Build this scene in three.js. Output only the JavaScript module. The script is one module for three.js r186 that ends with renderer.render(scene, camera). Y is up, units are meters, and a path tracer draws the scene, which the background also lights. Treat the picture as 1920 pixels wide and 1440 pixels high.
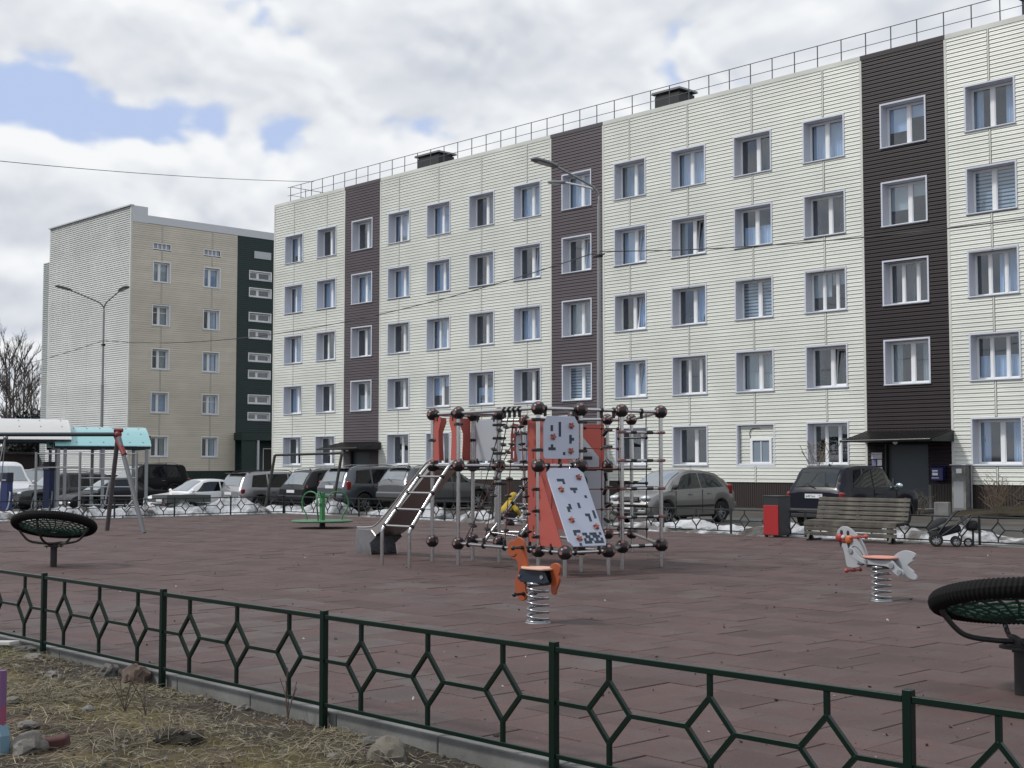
import * as THREE from 'three';
import { mergeGeometries, toCreasedNormals } from 'three/addons/utils/BufferGeometryUtils.js';
import { RoundedBoxGeometry } from 'three/addons/geometries/RoundedBoxGeometry.js';
import { ImprovedNoise } from 'three/addons/math/ImprovedNoise.js';
import { MarchingCubes } from 'three/addons/objects/MarchingCubes.js';

// world axes: x runs along the long apartment building (towards the right-hand near end),
// z is the outward normal of its facade, y is up, metres; the playground surface is y = 0.
const scene = new THREE.Scene();
const camera = new THREE.PerspectiveCamera(32.27, 4 / 3, 0.1, 2000);
camera.rotation.order = 'YXZ';
camera.position.set(0, 1.6, 0);
const YAW = 46.5 * Math.PI / 180;
camera.rotation.set(3.516 * Math.PI / 180, YAW, 0);
const renderer = new THREE.WebGLRenderer({ antialias: true });
renderer.toneMapping = THREE.LinearToneMapping;
renderer.toneMappingExposure = 1.12;
renderer.shadowMap.enabled = true;

// ---------- sky: broken spring cloud ----------
const PN = new ImprovedNoise();
function fbm3(x, y, z, o) { let a = 0.5, s = 0, f = 1; for (let i = 0; i < o; i++) { s += a * PN.noise(x * f, y * f, z * f + i * 7.3); a *= 0.5; f *= 2.03; } return s; }
const sm = (a, b, x) => { const t = Math.min(1, Math.max(0, (x - a) / (b - a))); return t * t * (3 - 2 * t); };
const lerp = (a, b, t) => a + (b - a) * t;
{
  const Wd = 4096, Ht = 2048, data = new Float32Array(Wd * Ht * 4), half = Ht / 2;
  const den = new Float32Array(Wd * (half + 16)), SY = Math.sin(YAW), CY = Math.cos(YAW);
  // openings in the cloud deck: azimuth right of the view axis, elevation, widths (degrees), strength
  const gaps = [[-19.2, 14.4, 7.5, 2.0, .36], [-11.6, 15.0, 5.5, 1.7, .27], [-9.6, 14.6, 1.8, 2.2, .24], [-4.4, 14.3, 2.4, .9, .26], [-21.5, 5.4, 3.4, .6, .36], [3, 15.5, 6, .9, .10], [12, 17.5, 6, 1.2, .12], [-15.5, 18.0, 4, 2.4, -.16], [-7.2, 12.6, 3.2, 1.6, -.22], [-1, 18.6, 7, 3.4, -.2], [8, 15, 9, 5, -.2], [-12.5, 10.5, 8, 1.8, -.2],
    [60, 20, 9, 3, .4], [118, 14, 8, 2.4, .4], [165, 24, 10, 3, .42], [-150, 16, 8, 2.6, .4], [-100, 22, 9, 3, .42], [-62, 15, 7, 2.4, .4], [30, 34, 8, 4, .35], [-140, 40, 10, 5, .35], [100, 44, 11, 5, .35], [-40, 48, 10, 5, .35]];
  for (let j = 0; j < half + 16; j++) {
    const el = Math.min(Math.PI / 2, (j + .5) / Ht * Math.PI), ed = el * 180 / Math.PI;
    for (let i = 0; i < Wd; i++) {
      const th = ((i + .5) / Wd - .5) * 2 * Math.PI, x = Math.cos(th), z = Math.sin(th);
      const ce = Math.cos(el), k = 7.5;
      const qx = x * ce * k, qz = z * ce * k, qy = Math.sin(el) * k * 1.75;
      const wx = fbm3(qx * .8 + 3, qy * .8, qz * .8, 2) * .8;
      let d = fbm3(qx + wx, qy + wx * .6, qz - wx, 4) * .95 + fbm3(qx * 4.1 + wx * 2, qy * 3.6, qz * 4.1, 5) * .22 + .25;
      const az = Math.atan2(x * CY - z * SY, -x * SY - z * CY) * 180 / Math.PI;
      for (const g of gaps) { let da = az - g[0]; if (da > 180) da -= 360; if (da < -180) da += 360; const e = (da / g[2]) ** 2 + ((ed - g[1]) / g[3]) ** 2; if (e < 6) d -= g[4] * Math.exp(-e); }
      den[j * Wd + i] = d;
    }
  }
  for (let j = 0; j < Ht; j++) for (let i = 0; i < Wd; i++) {
    const o = (j * Wd + i) * 4;
    if (j < half) { data[o] = .2; data[o + 1] = .19; data[o + 2] = .19; data[o + 3] = 1; continue; }
    const jj = j - half, d = den[jj * Wd + i], up = den[(jj + 8) * Wd + i], rt = den[jj * Wd + (i + 5) % Wd], el = (jj + .5) / Ht * 180;
    const cov = sm(-.03, .13, d);
    const lit = Math.min(1, Math.max(0, .70 + (d - up) * 1.7 + (d - rt) * .6 - sm(.2, .62, d) * .4));
    const hz = sm(14, 1, el);
    const sk = [lerp(.43, .66, hz), lerp(.53, .72, hz), lerp(.76, .82, hz)];
    const c = [lerp(.53, .83, lit), lerp(.565, .845, lit), lerp(.63, .86, lit)];
    for (let n = 0; n < 3; n++) data[o + n] = lerp(sk[n], c[n], cov);
    data[o + 3] = 1;
  }
  const t = new THREE.DataTexture(data, Wd, Ht, THREE.RGBAFormat, THREE.FloatType);
  t.mapping = THREE.EquirectangularReflectionMapping; t.magFilter = THREE.LinearFilter; t.needsUpdate = true;
  scene.background = t; scene.environment = t;
}
// sun behind thin cloud, from the left of the view
const sun = new THREE.DirectionalLight(new THREE.Color(1, .972, .925), 2.2);
sun.position.set(-65, 70, 30); sun.target.position.set(-25, 0, -20); scene.add(sun, sun.target);
sun.castShadow = true; sun.shadow.radius = 14; sun.shadow.mapSize.set(4096, 4096);
Object.assign(sun.shadow.camera, { left: -80, right: 80, top: 80, bottom: -80, near: 1, far: 260 });

// ---------- helpers ----------
let seed = 7;
const rnd = () => { seed = (seed * 1664525 + 1013904223) >>> 0; return seed / 4294967296; };
const rr = (a, b) => a + (b - a) * rnd();
const V = (x, y, z) => new THREE.Vector3(x, y, z);
const used = {};
function numbered(n) { used[n] = (used[n] ?? -1) + 1; return used[n] ? n + '_' + String(used[n]).padStart(3, '0') : n; }
function flat(g) {
  const n = g.index ? g.toNonIndexed() : g.clone();
  for (const k of Object.keys(n.attributes)) if (!['position', 'normal', 'uv', 'color'].includes(k)) n.deleteAttribute(k);
  if (!n.attributes.normal) n.computeVertexNormals();
  if (!n.attributes.uv) n.setAttribute('uv', new THREE.BufferAttribute(new Float32Array(n.attributes.position.count * 2), 2));
  n.morphAttributes = {}; return n;
}
function join(list) {
  list = list.flat(3).filter(Boolean).map(flat);
  const col = list.some(g => g.attributes.color);
  if (col) for (const g of list) if (!g.attributes.color) g.setAttribute('color', new THREE.BufferAttribute(new Float32Array(g.attributes.position.count * 3).fill(1), 3));
  return list.length === 1 ? list[0] : mergeGeometries(list);
}
function metricUV(g, k = 1) {   // uv in metres from the dominant face direction
  const p = g.attributes.position, n = g.attributes.normal, uv = g.attributes.uv;
  for (let i = 0; i < p.count; i++) {
    const b = i - i % 3, ax = Math.abs(n.getX(b)), ay = Math.abs(n.getY(b)), az = Math.abs(n.getZ(b));
    const x = p.getX(i), y = p.getY(i), z = p.getZ(i);
    if (ay >= ax && ay >= az) uv.setXY(i, x * k, z * k); else if (ax >= az) uv.setXY(i, z * k, y * k); else uv.setXY(i, x * k, y * k);
  }
  return g;
}
function tint(g, r, gg, b) { const n = g.attributes.position.count, a = new Float32Array(n * 3); for (let i = 0; i < n; i++) { a[i * 3] = r; a[i * 3 + 1] = gg ?? r; a[i * 3 + 2] = b ?? r; } g.setAttribute('color', new THREE.BufferAttribute(a, 3)); return g; }
function part(name, geos, m, parent, keepUV) {
  let g = Array.isArray(geos) ? join(geos) : geos;
  if (!keepUV && (m.map || m.bumpMap || m.roughnessMap)) { if (g.index || !g.attributes.uv) g = flat(g); metricUV(g); }
  const o = new THREE.Mesh(g, m); o.name = name; o.castShadow = o.receiveShadow = true; parent.add(o); return o;
}
function share(name, g, m, parent, x = 0, y = 0, z = 0) { const o = new THREE.Mesh(g, m); o.name = name; o.castShadow = o.receiveShadow = true; o.position.set(x, y, z); parent.add(o); return o; }
function thing(name, label, category, pos = [0, 0, 0], turn = 0, group) {
  const o = new THREE.Group(); o.name = numbered(name); o.position.set(...pos); o.rotation.y = turn;
  o.userData = { label, category }; if (group) o.userData.group = group; scene.add(o); return o;
}
function single(name, geos, m, label, category, group, pos, keepUV) { const o = part(numbered(name), geos, m, scene, keepUV); o.userData = { label, category }; if (group) o.userData.group = group; if (pos) o.position.set(...pos); return o; }
function structure(name, geos, m, keepUV) { const o = part(numbered(name), geos, m, scene, keepUV); o.userData = { kind: 'structure' }; return o; }
// geometry makers
const box = (x, y, z, a, b, c) => new THREE.BoxGeometry(a, b, c).translate(x, y, z);
const rbox = (x, y, z, a, b, c, r = .01, s = 1) => new RoundedBoxGeometry(a, b, c, s, Math.min(r, a / 2.01, b / 2.01, c / 2.01)).translate(x, y, z);
function rod(a, b, r, r2 = r, n = 10, open = false) {
  const d = b.clone().sub(a), g = new THREE.CylinderGeometry(r2, r, d.length(), n, 1, open);
  return g.applyQuaternion(new THREE.Quaternion().setFromUnitVectors(V(0, 1, 0), d.normalize())).translate((a.x + b.x) / 2, (a.y + b.y) / 2, (a.z + b.z) / 2);
}
function bar(a, b, w, h) {   // square bar; h measured upward-ish
  const d = b.clone().sub(a), L = d.length(); d.normalize();
  const up = Math.abs(d.y) > .95 ? V(0, 0, 1) : V(0, 1, 0), s = new THREE.Vector3().crossVectors(up, d).normalize(), u = new THREE.Vector3().crossVectors(d, s);
  const m = new THREE.Matrix4().makeBasis(s, u, d).setPosition(a.clone().add(b).multiplyScalar(.5));
  return new THREE.BoxGeometry(w, h ?? w, L).applyMatrix4(m);
}
const tube = (pts, r, n = 8, seg, closed = false, tens = .5) => new THREE.TubeGeometry(new THREE.CatmullRomCurve3(pts, closed, 'catmullrom', tens), seg ?? pts.length * 4, r, n, closed);
const ball = (x, y, z, r, n = 14) => new THREE.SphereGeometry(r, n, Math.max(6, n * .7 | 0)).translate(x, y, z);
function slab(pts, t, bev = .004) {  // outline in xy, thickness along z, centred
  const s = new THREE.Shape(pts.map(p => new THREE.Vector2(p[0], p[1])));
  return new THREE.ExtrudeGeometry(s, { depth: t - 2 * bev, bevelEnabled: bev > 0, bevelThickness: bev, bevelSize: bev, bevelOffset: -bev, bevelSegments: 1, curveSegments: 6 }).translate(0, 0, -t / 2 + bev);
}
function smoothOutline(pts, n = 60) { const c = new THREE.CatmullRomCurve3(pts.map(p => V(p[0], p[1], 0)), true, 'centripetal'); return c.getPoints(n).slice(0, -1).map(p => [p.x, p.y]); }
// ---------- textures ----------
function hash2(x, y) { let h = (x * 374761393 + y * 668265263) | 0; h = Math.imul(h ^ (h >>> 13), 1274126177); return ((h ^ (h >>> 16)) >>> 0) / 4294967296; }
function vn(x, y, per) {
  const xi = Math.floor(x), yi = Math.floor(y), fx = x - xi, fy = y - yi, u = fx * fx * (3 - 2 * fx), v = fy * fy * (3 - 2 * fy), w = a => ((a % per) + per) % per;
  const a = hash2(w(xi), w(yi)), b = hash2(w(xi + 1), w(yi)), c = hash2(w(xi), w(yi + 1)), d = hash2(w(xi + 1), w(yi + 1));
  return lerp(lerp(a, b, u), lerp(c, d, u), v);
}
function fbmT(u, v, p, o) { let s = 0, a = .5, t = 0; for (let i = 0; i < o; i++) { s += a * vn(u * p + i * 17, v * p + i * 31, p); t += a; a *= .5; p *= 2; } return s / t; }
function tex(n, fn, metres, srgb = false) {
  const d = new Uint8Array(n * n * 4);
  for (let j = 0; j < n; j++) for (let i = 0; i < n; i++) { const c = fn(i / n, j / n, i, j), o = (j * n + i) * 4; if (Array.isArray(c)) { d[o] = c[0]; d[o + 1] = c[1]; d[o + 2] = c[2]; } else d[o] = d[o + 1] = d[o + 2] = c; d[o + 3] = 255; }
  const t = new THREE.DataTexture(d, n, n, THREE.RGBAFormat); t.wrapS = t.wrapT = THREE.RepeatWrapping; t.magFilter = THREE.LinearFilter; t.minFilter = THREE.LinearMipmapLinearFilter; t.generateMipmaps = true;
  t.repeat.set(1 / metres, 1 / metres); if (srgb) t.colorSpace = THREE.SRGBColorSpace; t.needsUpdate = true; return t;
}
const rgb = (r, g, b) => new THREE.Color().setRGB(r, g, b);
const M = (c, rough = .7, metal = 0, x = {}) => new THREE.MeshStandardMaterial({ color: Array.isArray(c) ? rgb(...c) : c, roughness: rough, metalness: metal, ...x });
const PH = (c, x = {}) => new THREE.MeshPhysicalMaterial({ color: Array.isArray(c) ? rgb(...c) : c, ...x });
const cl = (v) => Math.max(0, Math.min(255, v));
const tRubber = tex(1024, (u, v, i, j) => { const g = hash2(i, j), h = hash2(i >> 1, (j >> 1) + 977), p = fbmT(u, v, 3, 5), q = fbmT(u + .4, v, 5, 4); const s = 205 + (g - .5) * 70 + (h - .5) * 70 + (p - .5) * 70, gr = sm(.5, .72, q) * .8; return [cl(s), cl(s * lerp(1, 1.10, gr)), cl(s * lerp(1, 1.12, gr))]; }, 1.7, true);
const bRubber = tex(512, (u, v, i, j) => 120 + (hash2(i, j + 5) - .5) * 150 + (fbmT(u, v, 16, 3) - .5) * 80, .9);
const tSoil = tex(1024, (u, v, i, j) => { const a = fbmT(u, v, 6, 6), b = fbmT(u + .3, v + .2, 3, 4), g = hash2(i, j), m = sm(.48, .62, b); const s = 150 + (a - .5) * 150 + (g - .5) * 60; return [cl(s * lerp(.95, 1.02, m)), cl(s * lerp(.88, .98, m)), cl(s * lerp(.8, .66, m))]; }, 2.3, true);
const bSoil = tex(512, (u, v, i, j) => cl(128 + (fbmT(u, v, 10, 5) - .5) * 260 + (hash2(i, j) - .5) * 40), 1.1);
const tYard = tex(1024, (u, v, i, j) => { const a = fbmT(u, v, 4, 7), b = fbmT(u + .5, v + .7, 2, 4), g = hash2(i, j); const s = 165 + (a - .5) * 130 + (g - .5) * 50; return [cl(s + (b - .5) * 40), cl(s), cl(s - (b - .5) * 40)]; }, 7, true);
const tSnow = tex(512, (u, v, i, j) => { const a = fbmT(u, v, 5, 6), d = sm(.46, .66, fbmT(u + .2, v + .6, 5, 7)), e = sm(.6, .75, hash2(i, j) * .5 + fbmT(u, v, 9, 4) * .6); const s = 226 + (a - .5) * 70; return [cl(s - d * 100 - e * 50), cl(s - d * 104 - e * 52), cl(s - d * 108 - e * 54)]; }, 2.2, true);
const bSnow = tex(512, (u, v) => cl(128 + (fbmT(u, v, 12, 5) - .5) * 300), 1.3);
const tWood = tex(512, (u, v, i, j) => { const a = fbmT(u * 1, v * 1, 4, 3), l = vn(u * 4 + a, v * 160, 160), w = fbmT(u, v, 8, 4); const s = 178 + (l - .5) * 90 + (w - .5) * 80; return [cl(s), cl(s * .98), cl(s * .94)]; }, 1.2, true);
const bWood = tex(512, (u, v) => cl(128 + (vn(u * 5, v * 130, 130) - .5) * 190), 1.2);
const tConc = tex(512, (u, v, i, j) => { const s = 205 + (fbmT(u, v, 6, 6) - .5) * 110 + (hash2(i, j) - .5) * 30; return cl(s); }, 1.6, true);
const tDirt = tex(512, (u, v, i, j) => { const s = 243 + (fbmT(u, v, 4, 6) - .5) * 30; return cl(s); }, 6, true);
const rDirt = tex(512, (u, v) => cl(150 + (fbmT(u, v, 7, 5) - .5) * 170), 1.5);
// ---------- materials ----------
const mat = {
  cream: M([.715, .735, .675], .42, 0, { vertexColors: true, map: tDirt }),
  tan: M([.70, .65, .55], .45, 0, { vertexColors: true, map: tDirt }),
  silverSide: M([.74, .75, .73], .3, .1, { vertexColors: true, map: tDirt }),
  plum: PH([.098, .080, .090], { roughness: .4, specularIntensity: .6, vertexColors: true, map: tDirt }),
  brown: PH([.024, .017, .021], { roughness: .45, specularIntensity: .35, vertexColors: true, map: tDirt }),
  green: M([.012, .035, .034], .5, 0, { vertexColors: true, map: tDirt }),
  greenFlat: M([.012, .032, .026], .5), capLight: M([.66, .67, .62], .5, 0, { map: tDirt }), capGrey: M([.55, .57, .60], .45, .1),
  trim: M([.57, .59, .655], .45, 0), pvc: M([.78, .79, .80], .35), sillM: M([.55, .58, .64], .4, .2),
  backing: M([.12, .12, .12], .9), plinth: M([.032, .022, .019], .6), room: M([.20, .18, .16], .9), dark: M([.012, .012, .013], .6),
  glass: PH([.82, .89, .96], { roughness: .015, transmission: 1, thickness: 0, ior: 1.75, metalness: 0 }),
  tulle: M([.68, .72, .78], .95), tulleWarm: M([.62, .58, .5], .95), tulleDark: M([.12, .11, .10], .95), blind: M([.55, .58, .58], .8), blue: M([.32, .45, .6], .9),
  plant: M([.05, .08, .035], .9), roofRail: M([.10, .105, .11], .5, .5), roofDark: M([.016, .016, .018], .5), door: M([.045, .055, .065], .45, .2),
  steel: M([.50, .50, .50], .22, 1), steelDull: M([.33, .34, .36], .42, .85, { roughnessMap: rDirt }), galv: M([.28, .29, .30], .5, .5),
  blackPlastic: M([.012, .012, .013], .34), pinkCap: M([.27, .11, .105], .5), redPanel: M([.36, .072, .055], .5), greyPanel: M([.36, .38, .42], .48), whitePanel: M([.46, .50, .60], .5), navyMark: M([.018, .032, .055], .5), grip: M([.32, .09, .06], .6),
  fence: PH([.003, .0125, .0085], { roughness: .32, specularIntensity: .5 }), fenceFar: M([.010, .016, .016], .4), concrete: M([.30, .30, .29], .85, 0, { map: tConc, bumpMap: tConc, bumpScale: .002 }),
  wood: M([.225, .215, .195], .8, 0, { map: tWood, bumpMap: bWood, bumpScale: .0015 }), rope: M([.05, .035, .03], .9), ropeRed: M([.17, .05, .04], .9),
  snow: M([.64, .655, .68], .9, 0, { map: tSnow, bumpMap: bSnow, bumpScale: .05 }), soil: M([.19, .16, .12], .95, 0, { map: tSoil, bumpMap: bSoil, bumpScale: .03 }),
  yard: M([.155, .14, .122], .9, 0, { map: tYard }), blackMetal: M([.010, .010, .011], .55, 0), paper: M([.72, .73, .76], .8),
};
// ---------- facade makers (local frame: x along the wall, y up, z outward, wall face at z = 0) ----------
const PROF = [[0, .0], [.006, .034], [.018, .036], [.058, .026], [.068, .018], [.076, .027], [.116, .016], [.124, .0], [.14, .0]], ROW = .14;
function siding(x0, x1, y0, y1, holes, sd = 1) {
  const P = [], N = [], C = []; const y2 = y1;
  const rows = Math.ceil((y1 - y0) / ROW);
  for (let k = 0; k < rows; k++) {
    const yb = y0 + k * ROW, yc = yb + ROW / 2; let iv = [[x0, x1]];
    for (const h of holes) if (yc > h[2] && yc < h[3]) iv = iv.flatMap(([a, b]) => h[1] <= a || h[0] >= b ? [[a, b]] : [[a, h[0]], [h[1], b]].filter(q => q[1] - q[0] > .01));
    iv.forEach(([a, b], q) => {
      const tone = 1 - .07 * hash2(k * 7 + sd, (a * 13 | 0) + 50);
      for (let i = 0; i < PROF.length - 1; i++) {
        const ya = Math.min(y2, yb + PROF[i][0]), yd = Math.min(y2, yb + PROF[i + 1][0]), za = PROF[i][1], zd = PROF[i + 1][1]; if (yd - ya < 1e-5) continue;
        const ny = -(zd - za), nz = yd - ya, l = Math.hypot(ny, nz);
        P.push(a, ya, za, b, ya, za, b, yd, zd, a, ya, za, b, yd, zd, a, yd, zd);
        for (let n = 0; n < 6; n++) { N.push(0, ny / l, nz / l); C.push(tone, tone, tone); }
      }
    });
  }
  const g = new THREE.BufferGeometry();
  g.setAttribute('position', new THREE.Float32BufferAttribute(P, 3)); g.setAttribute('normal', new THREE.Float32BufferAttribute(N, 3)); g.setAttribute('color', new THREE.Float32BufferAttribute(C, 3));
  g.setAttribute('uv', new THREE.Float32BufferAttribute(new Float32Array(P.length / 3 * 2), 2)); return g;
}
function backing(x0, x1, y0, y1, holes, t = .34) {
  const ys = [...new Set([y0, y1, ...holes.flatMap(h => [h[2], h[3]])])].filter(y => y >= y0 && y <= y1).sort((a, b) => a - b), out = [];
  for (let k = 0; k < ys.length - 1; k++) {
    const a = ys[k], b = ys[k + 1], c = (a + b) / 2; let iv = [[x0, x1]];
    for (const h of holes) if (c > h[2] && c < h[3]) iv = iv.flatMap(([p, q]) => h[1] <= p || h[0] >= q ? [[p, q]] : [[p, h[0]], [h[1], q]].filter(r => r[1] - r[0] > .01));
    for (const [p, q] of iv) out.push(box((p + q) / 2, c, -t / 2 - .002, q - p, b - a, t));
  }
  return out;
}
const gcache = {};
const cached = (k, f) => gcache[k] ?? (gcache[k] = f());
function ring(wo, ho, wi, hi, z0, z1, yo = 0) {  // rectangular ring centred on x, bottom at yo
  const tx = (wo - wi) / 2, ty = (ho - hi) / 2, d = z1 - z0, zc = (z0 + z1) / 2;
  return [box(-wi / 2 - tx / 2, yo + ho / 2, zc, tx, ho, d), box(wi / 2 + tx / 2, yo + ho / 2, zc, tx, ho, d), box(0, yo + ty / 2, zc, wi, ty, d), box(0, yo + ho - ty / 2, zc, wi, ty, d)];
}
function drape(w, h, amp, folds, z, ph = 0) {
  const g = new THREE.PlaneGeometry(w, h, Math.max(8, folds * 6), 2), p = g.attributes.position;
  for (let i = 0; i < p.count; i++) { const x = p.getX(i), y = p.getY(i); p.setZ(i, amp * Math.sin((x / w + .5) * folds * 6.28 + ph) * (1 - .25 * (y / h + .5)) + amp * .5 * Math.sin(x * 17 + ph)); }
  g.computeVertexNormals(); return g.translate(0, h / 2, z);
}
// one window: trim and lined reveal, with frame, panes, sill, curtain and the room behind as sub-parts
function addWindow(parent, x, y, W, H, o = {}) {
  const D = o.depth ?? .36, key = W + '_' + H + '_' + D, T = o.trimW ?? .045;
  const wg = cached('win' + key + T, () => join([...ring(W + 2 * T, H + 2 * T, W - .03, H - .03, .002, .046, -T), ...[-1, 1].map(s => box(s * (W / 2 - .009), H / 2, -D / 2 + .001, .018, H - .03, D - .002)), box(0, H - .009, -D / 2 + .001, W - .04, .018, D - .002)]));
  const w = share('window', wg, o.trim ?? mat.trim, parent, x, y, 0);
  share('sill', cached('sill' + key, () => { const s = box(0, -.012, -D / 2 + .035, W + 2 * T + .02, .02, D + .09); s.rotateX(.05); return s; }), mat.sillM, w);
  const n = o.panes ?? 2, F = .055, z = -D, wide = .13;
  const iw = W - .04, ih = H - .05; const cuts = n === 3 ? [0, .33, .67, 1] : n === 2 ? [0, o.split ?? .5, 1] : [0, 1];
  share('frame', cached('fr' + key + n + (o.split ?? '') + (o.hbar ?? ''), () => {
    const l = ring(iw, ih, iw - 2 * F, ih - 2 * F, z - .06, z, .02);
    for (let i = 1; i < cuts.length - 1; i++) l.push(box(-iw / 2 + iw * cuts[i], .02 + ih / 2, z - .02, n === 3 ? .085 : wide, ih - 2 * F, .056));
    for (let i = 0; i < cuts.length - 1; i++) { const a = -iw / 2 + iw * cuts[i] + (i ? (n === 3 ? .042 : wide / 2) : F), b = -iw / 2 + iw * cuts[i + 1] - (i < cuts.length - 2 ? (n === 3 ? .042 : wide / 2) : F); const gw = b - a; for (const q of ring(gw, ih - 2 * F, gw - .06, ih - 2 * F - .06, z - .045, z - .008, .02 + F)) l.push(q.translate((a + b) / 2, 0, 0)); if (o.hbar) l.push(box((a + b) / 2, .02 + ih * .66, z - .03, gw - .06, .03, .03)); }
    return join(l);
  }), mat.pvc, w);
  for (let i = 0; i < cuts.length - 1; i++) {
    const a = -iw / 2 + iw * cuts[i] + F, b = -iw / 2 + iw * cuts[i + 1] - F, gw = b - a;
    if (o.tilt && i === cuts.length - 2) {
      const s = share('tilted_sash', cached('sash' + key + n, () => join(ring(gw, ih - .12, gw - .13, ih - .25, -.02, .025))), mat.pvc, w, (a + b) / 2, .08, z - .05); s.rotation.x = -.13;
      const p = share('pane', cached('spane' + gw.toFixed(3) + key, () => box(0, (ih - .12) / 2, 0, gw - .12, ih - .24, .006)), mat.glass, w, (a + b) / 2, .08, z - .05); p.rotation.x = -.13;
    } else share('pane', cached('pane' + gw.toFixed(3) + key, () => box(0, .02 + ih / 2, z - .028, gw, ih - 2 * F, .006)), mat.glass, w, (a + b) / 2, 0, 0).rotation.set(rr(-.006, .006), rr(-.012, .012), 0);
  }
  const k = o.curtain ?? 'tulle', iw2 = W - .1;
  if (k === 'tulle') share('curtain', cached('cu' + key, () => drape(iw2, H, .025, 14, z - .2)), o.cm ?? mat.tulle, w);
  if (k === 'half') share('curtain', cached('cuh' + key, () => drape(iw2 * .52, H, .03, 7, z - .2, 1).translate(iw2 * .24, 0, 0)), o.cm ?? mat.tulle, w);
  if (k === 'sides') share('curtain', cached('cus' + key, () => join([drape(iw2 * .3, H, .03, 5, z - .2, 1).translate(iw2 * .35, 0, 0), drape(iw2 * .2, H, .03, 4, z - .2, 2).translate(-iw2 * .4, 0, 0)])), o.cm ?? mat.tulle, w);
  if (k === 'low') share('curtain', cached('cul' + key, () => drape(iw2, H * .55, .02, 12, z - .18)), o.cm ?? mat.tulle, w);
  if (k === 'blind') share('blind', cached('bl' + key, () => { const l = []; for (let i = 0; i < 11; i++) l.push(box(0, .08 + i * (H - .12) / 11, z - .12, iw2, (H - .12) / 11 * .62, .006)); return join(l); }), mat.blind, w);
  if (k === 'roller') share('blind', cached('ro' + key, () => join([box(-iw2 * .25, H * .68, z - .1, iw2 * .46, H * .6, .008), box(iw2 * .25, H * .82, z - .1, iw2 * .46, H * .34, .008)])), o.cm ?? mat.blind, w);
  if (o.pots) share('flower_pots', cached('pots' + key, () => { const l = []; for (const [x, s] of [[-.5, 1], [-.22, .7], [.45, .9]]) { l.push(new THREE.CylinderGeometry(.07 * s, .05 * s, .13 * s, 8).translate(x, .07, z - .14)); for (let i = 0; i < 9; i++) l.push(new THREE.SphereGeometry(.07 * s, 5, 4).scale(1, .6, .6).translate(x + (hash2(i, 7) - .5) * .22, .16 + hash2(i, 3) * .3 * s, z - .14 - hash2(i, 9) * .05)); } return join(l); }), mat.plant, w);
  share('room_interior', cached('room' + key, () => { const d = 1.1, l = [box(0, H / 2, z - .07 - d, W + .3, H + .3, .05)]; for (const s of [-1, 1]) l.push(box(s * (W / 2 + .13), H / 2, z - .07 - d / 2, .05, H + .3, d)); l.push(box(0, -.13, z - .07 - d / 2, W + .2, .05, d), box(0, H + .13, z - .07 - d / 2, W + .2, .05, d)); return join(l); }), mat.room, w);
  return w;
}
function corrug(x0, x1, y0, y1, pitch = .1, d = .018) {
  const P = [], n = Math.round((x1 - x0) / pitch), st = (x1 - x0) / n; const prof = [[0, 0], [.35, 0], [.45, 1], [.9, 1], [1, 0]];
  for (let i = 0; i < n; i++) for (let k = 0; k < 4; k++) { const a = x0 + (i + prof[k][0]) * st, b = x0 + (i + prof[k + 1][0]) * st, za = prof[k][1] * d, zb = prof[k + 1][1] * d; P.push(a, y0, za, b, y0, zb, b, y1, zb, a, y0, za, b, y1, zb, a, y1, za); }
  const g = new THREE.BufferGeometry(); g.setAttribute('position', new THREE.Float32BufferAttribute(P, 3)); g.computeVertexNormals(); return g;
}
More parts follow.
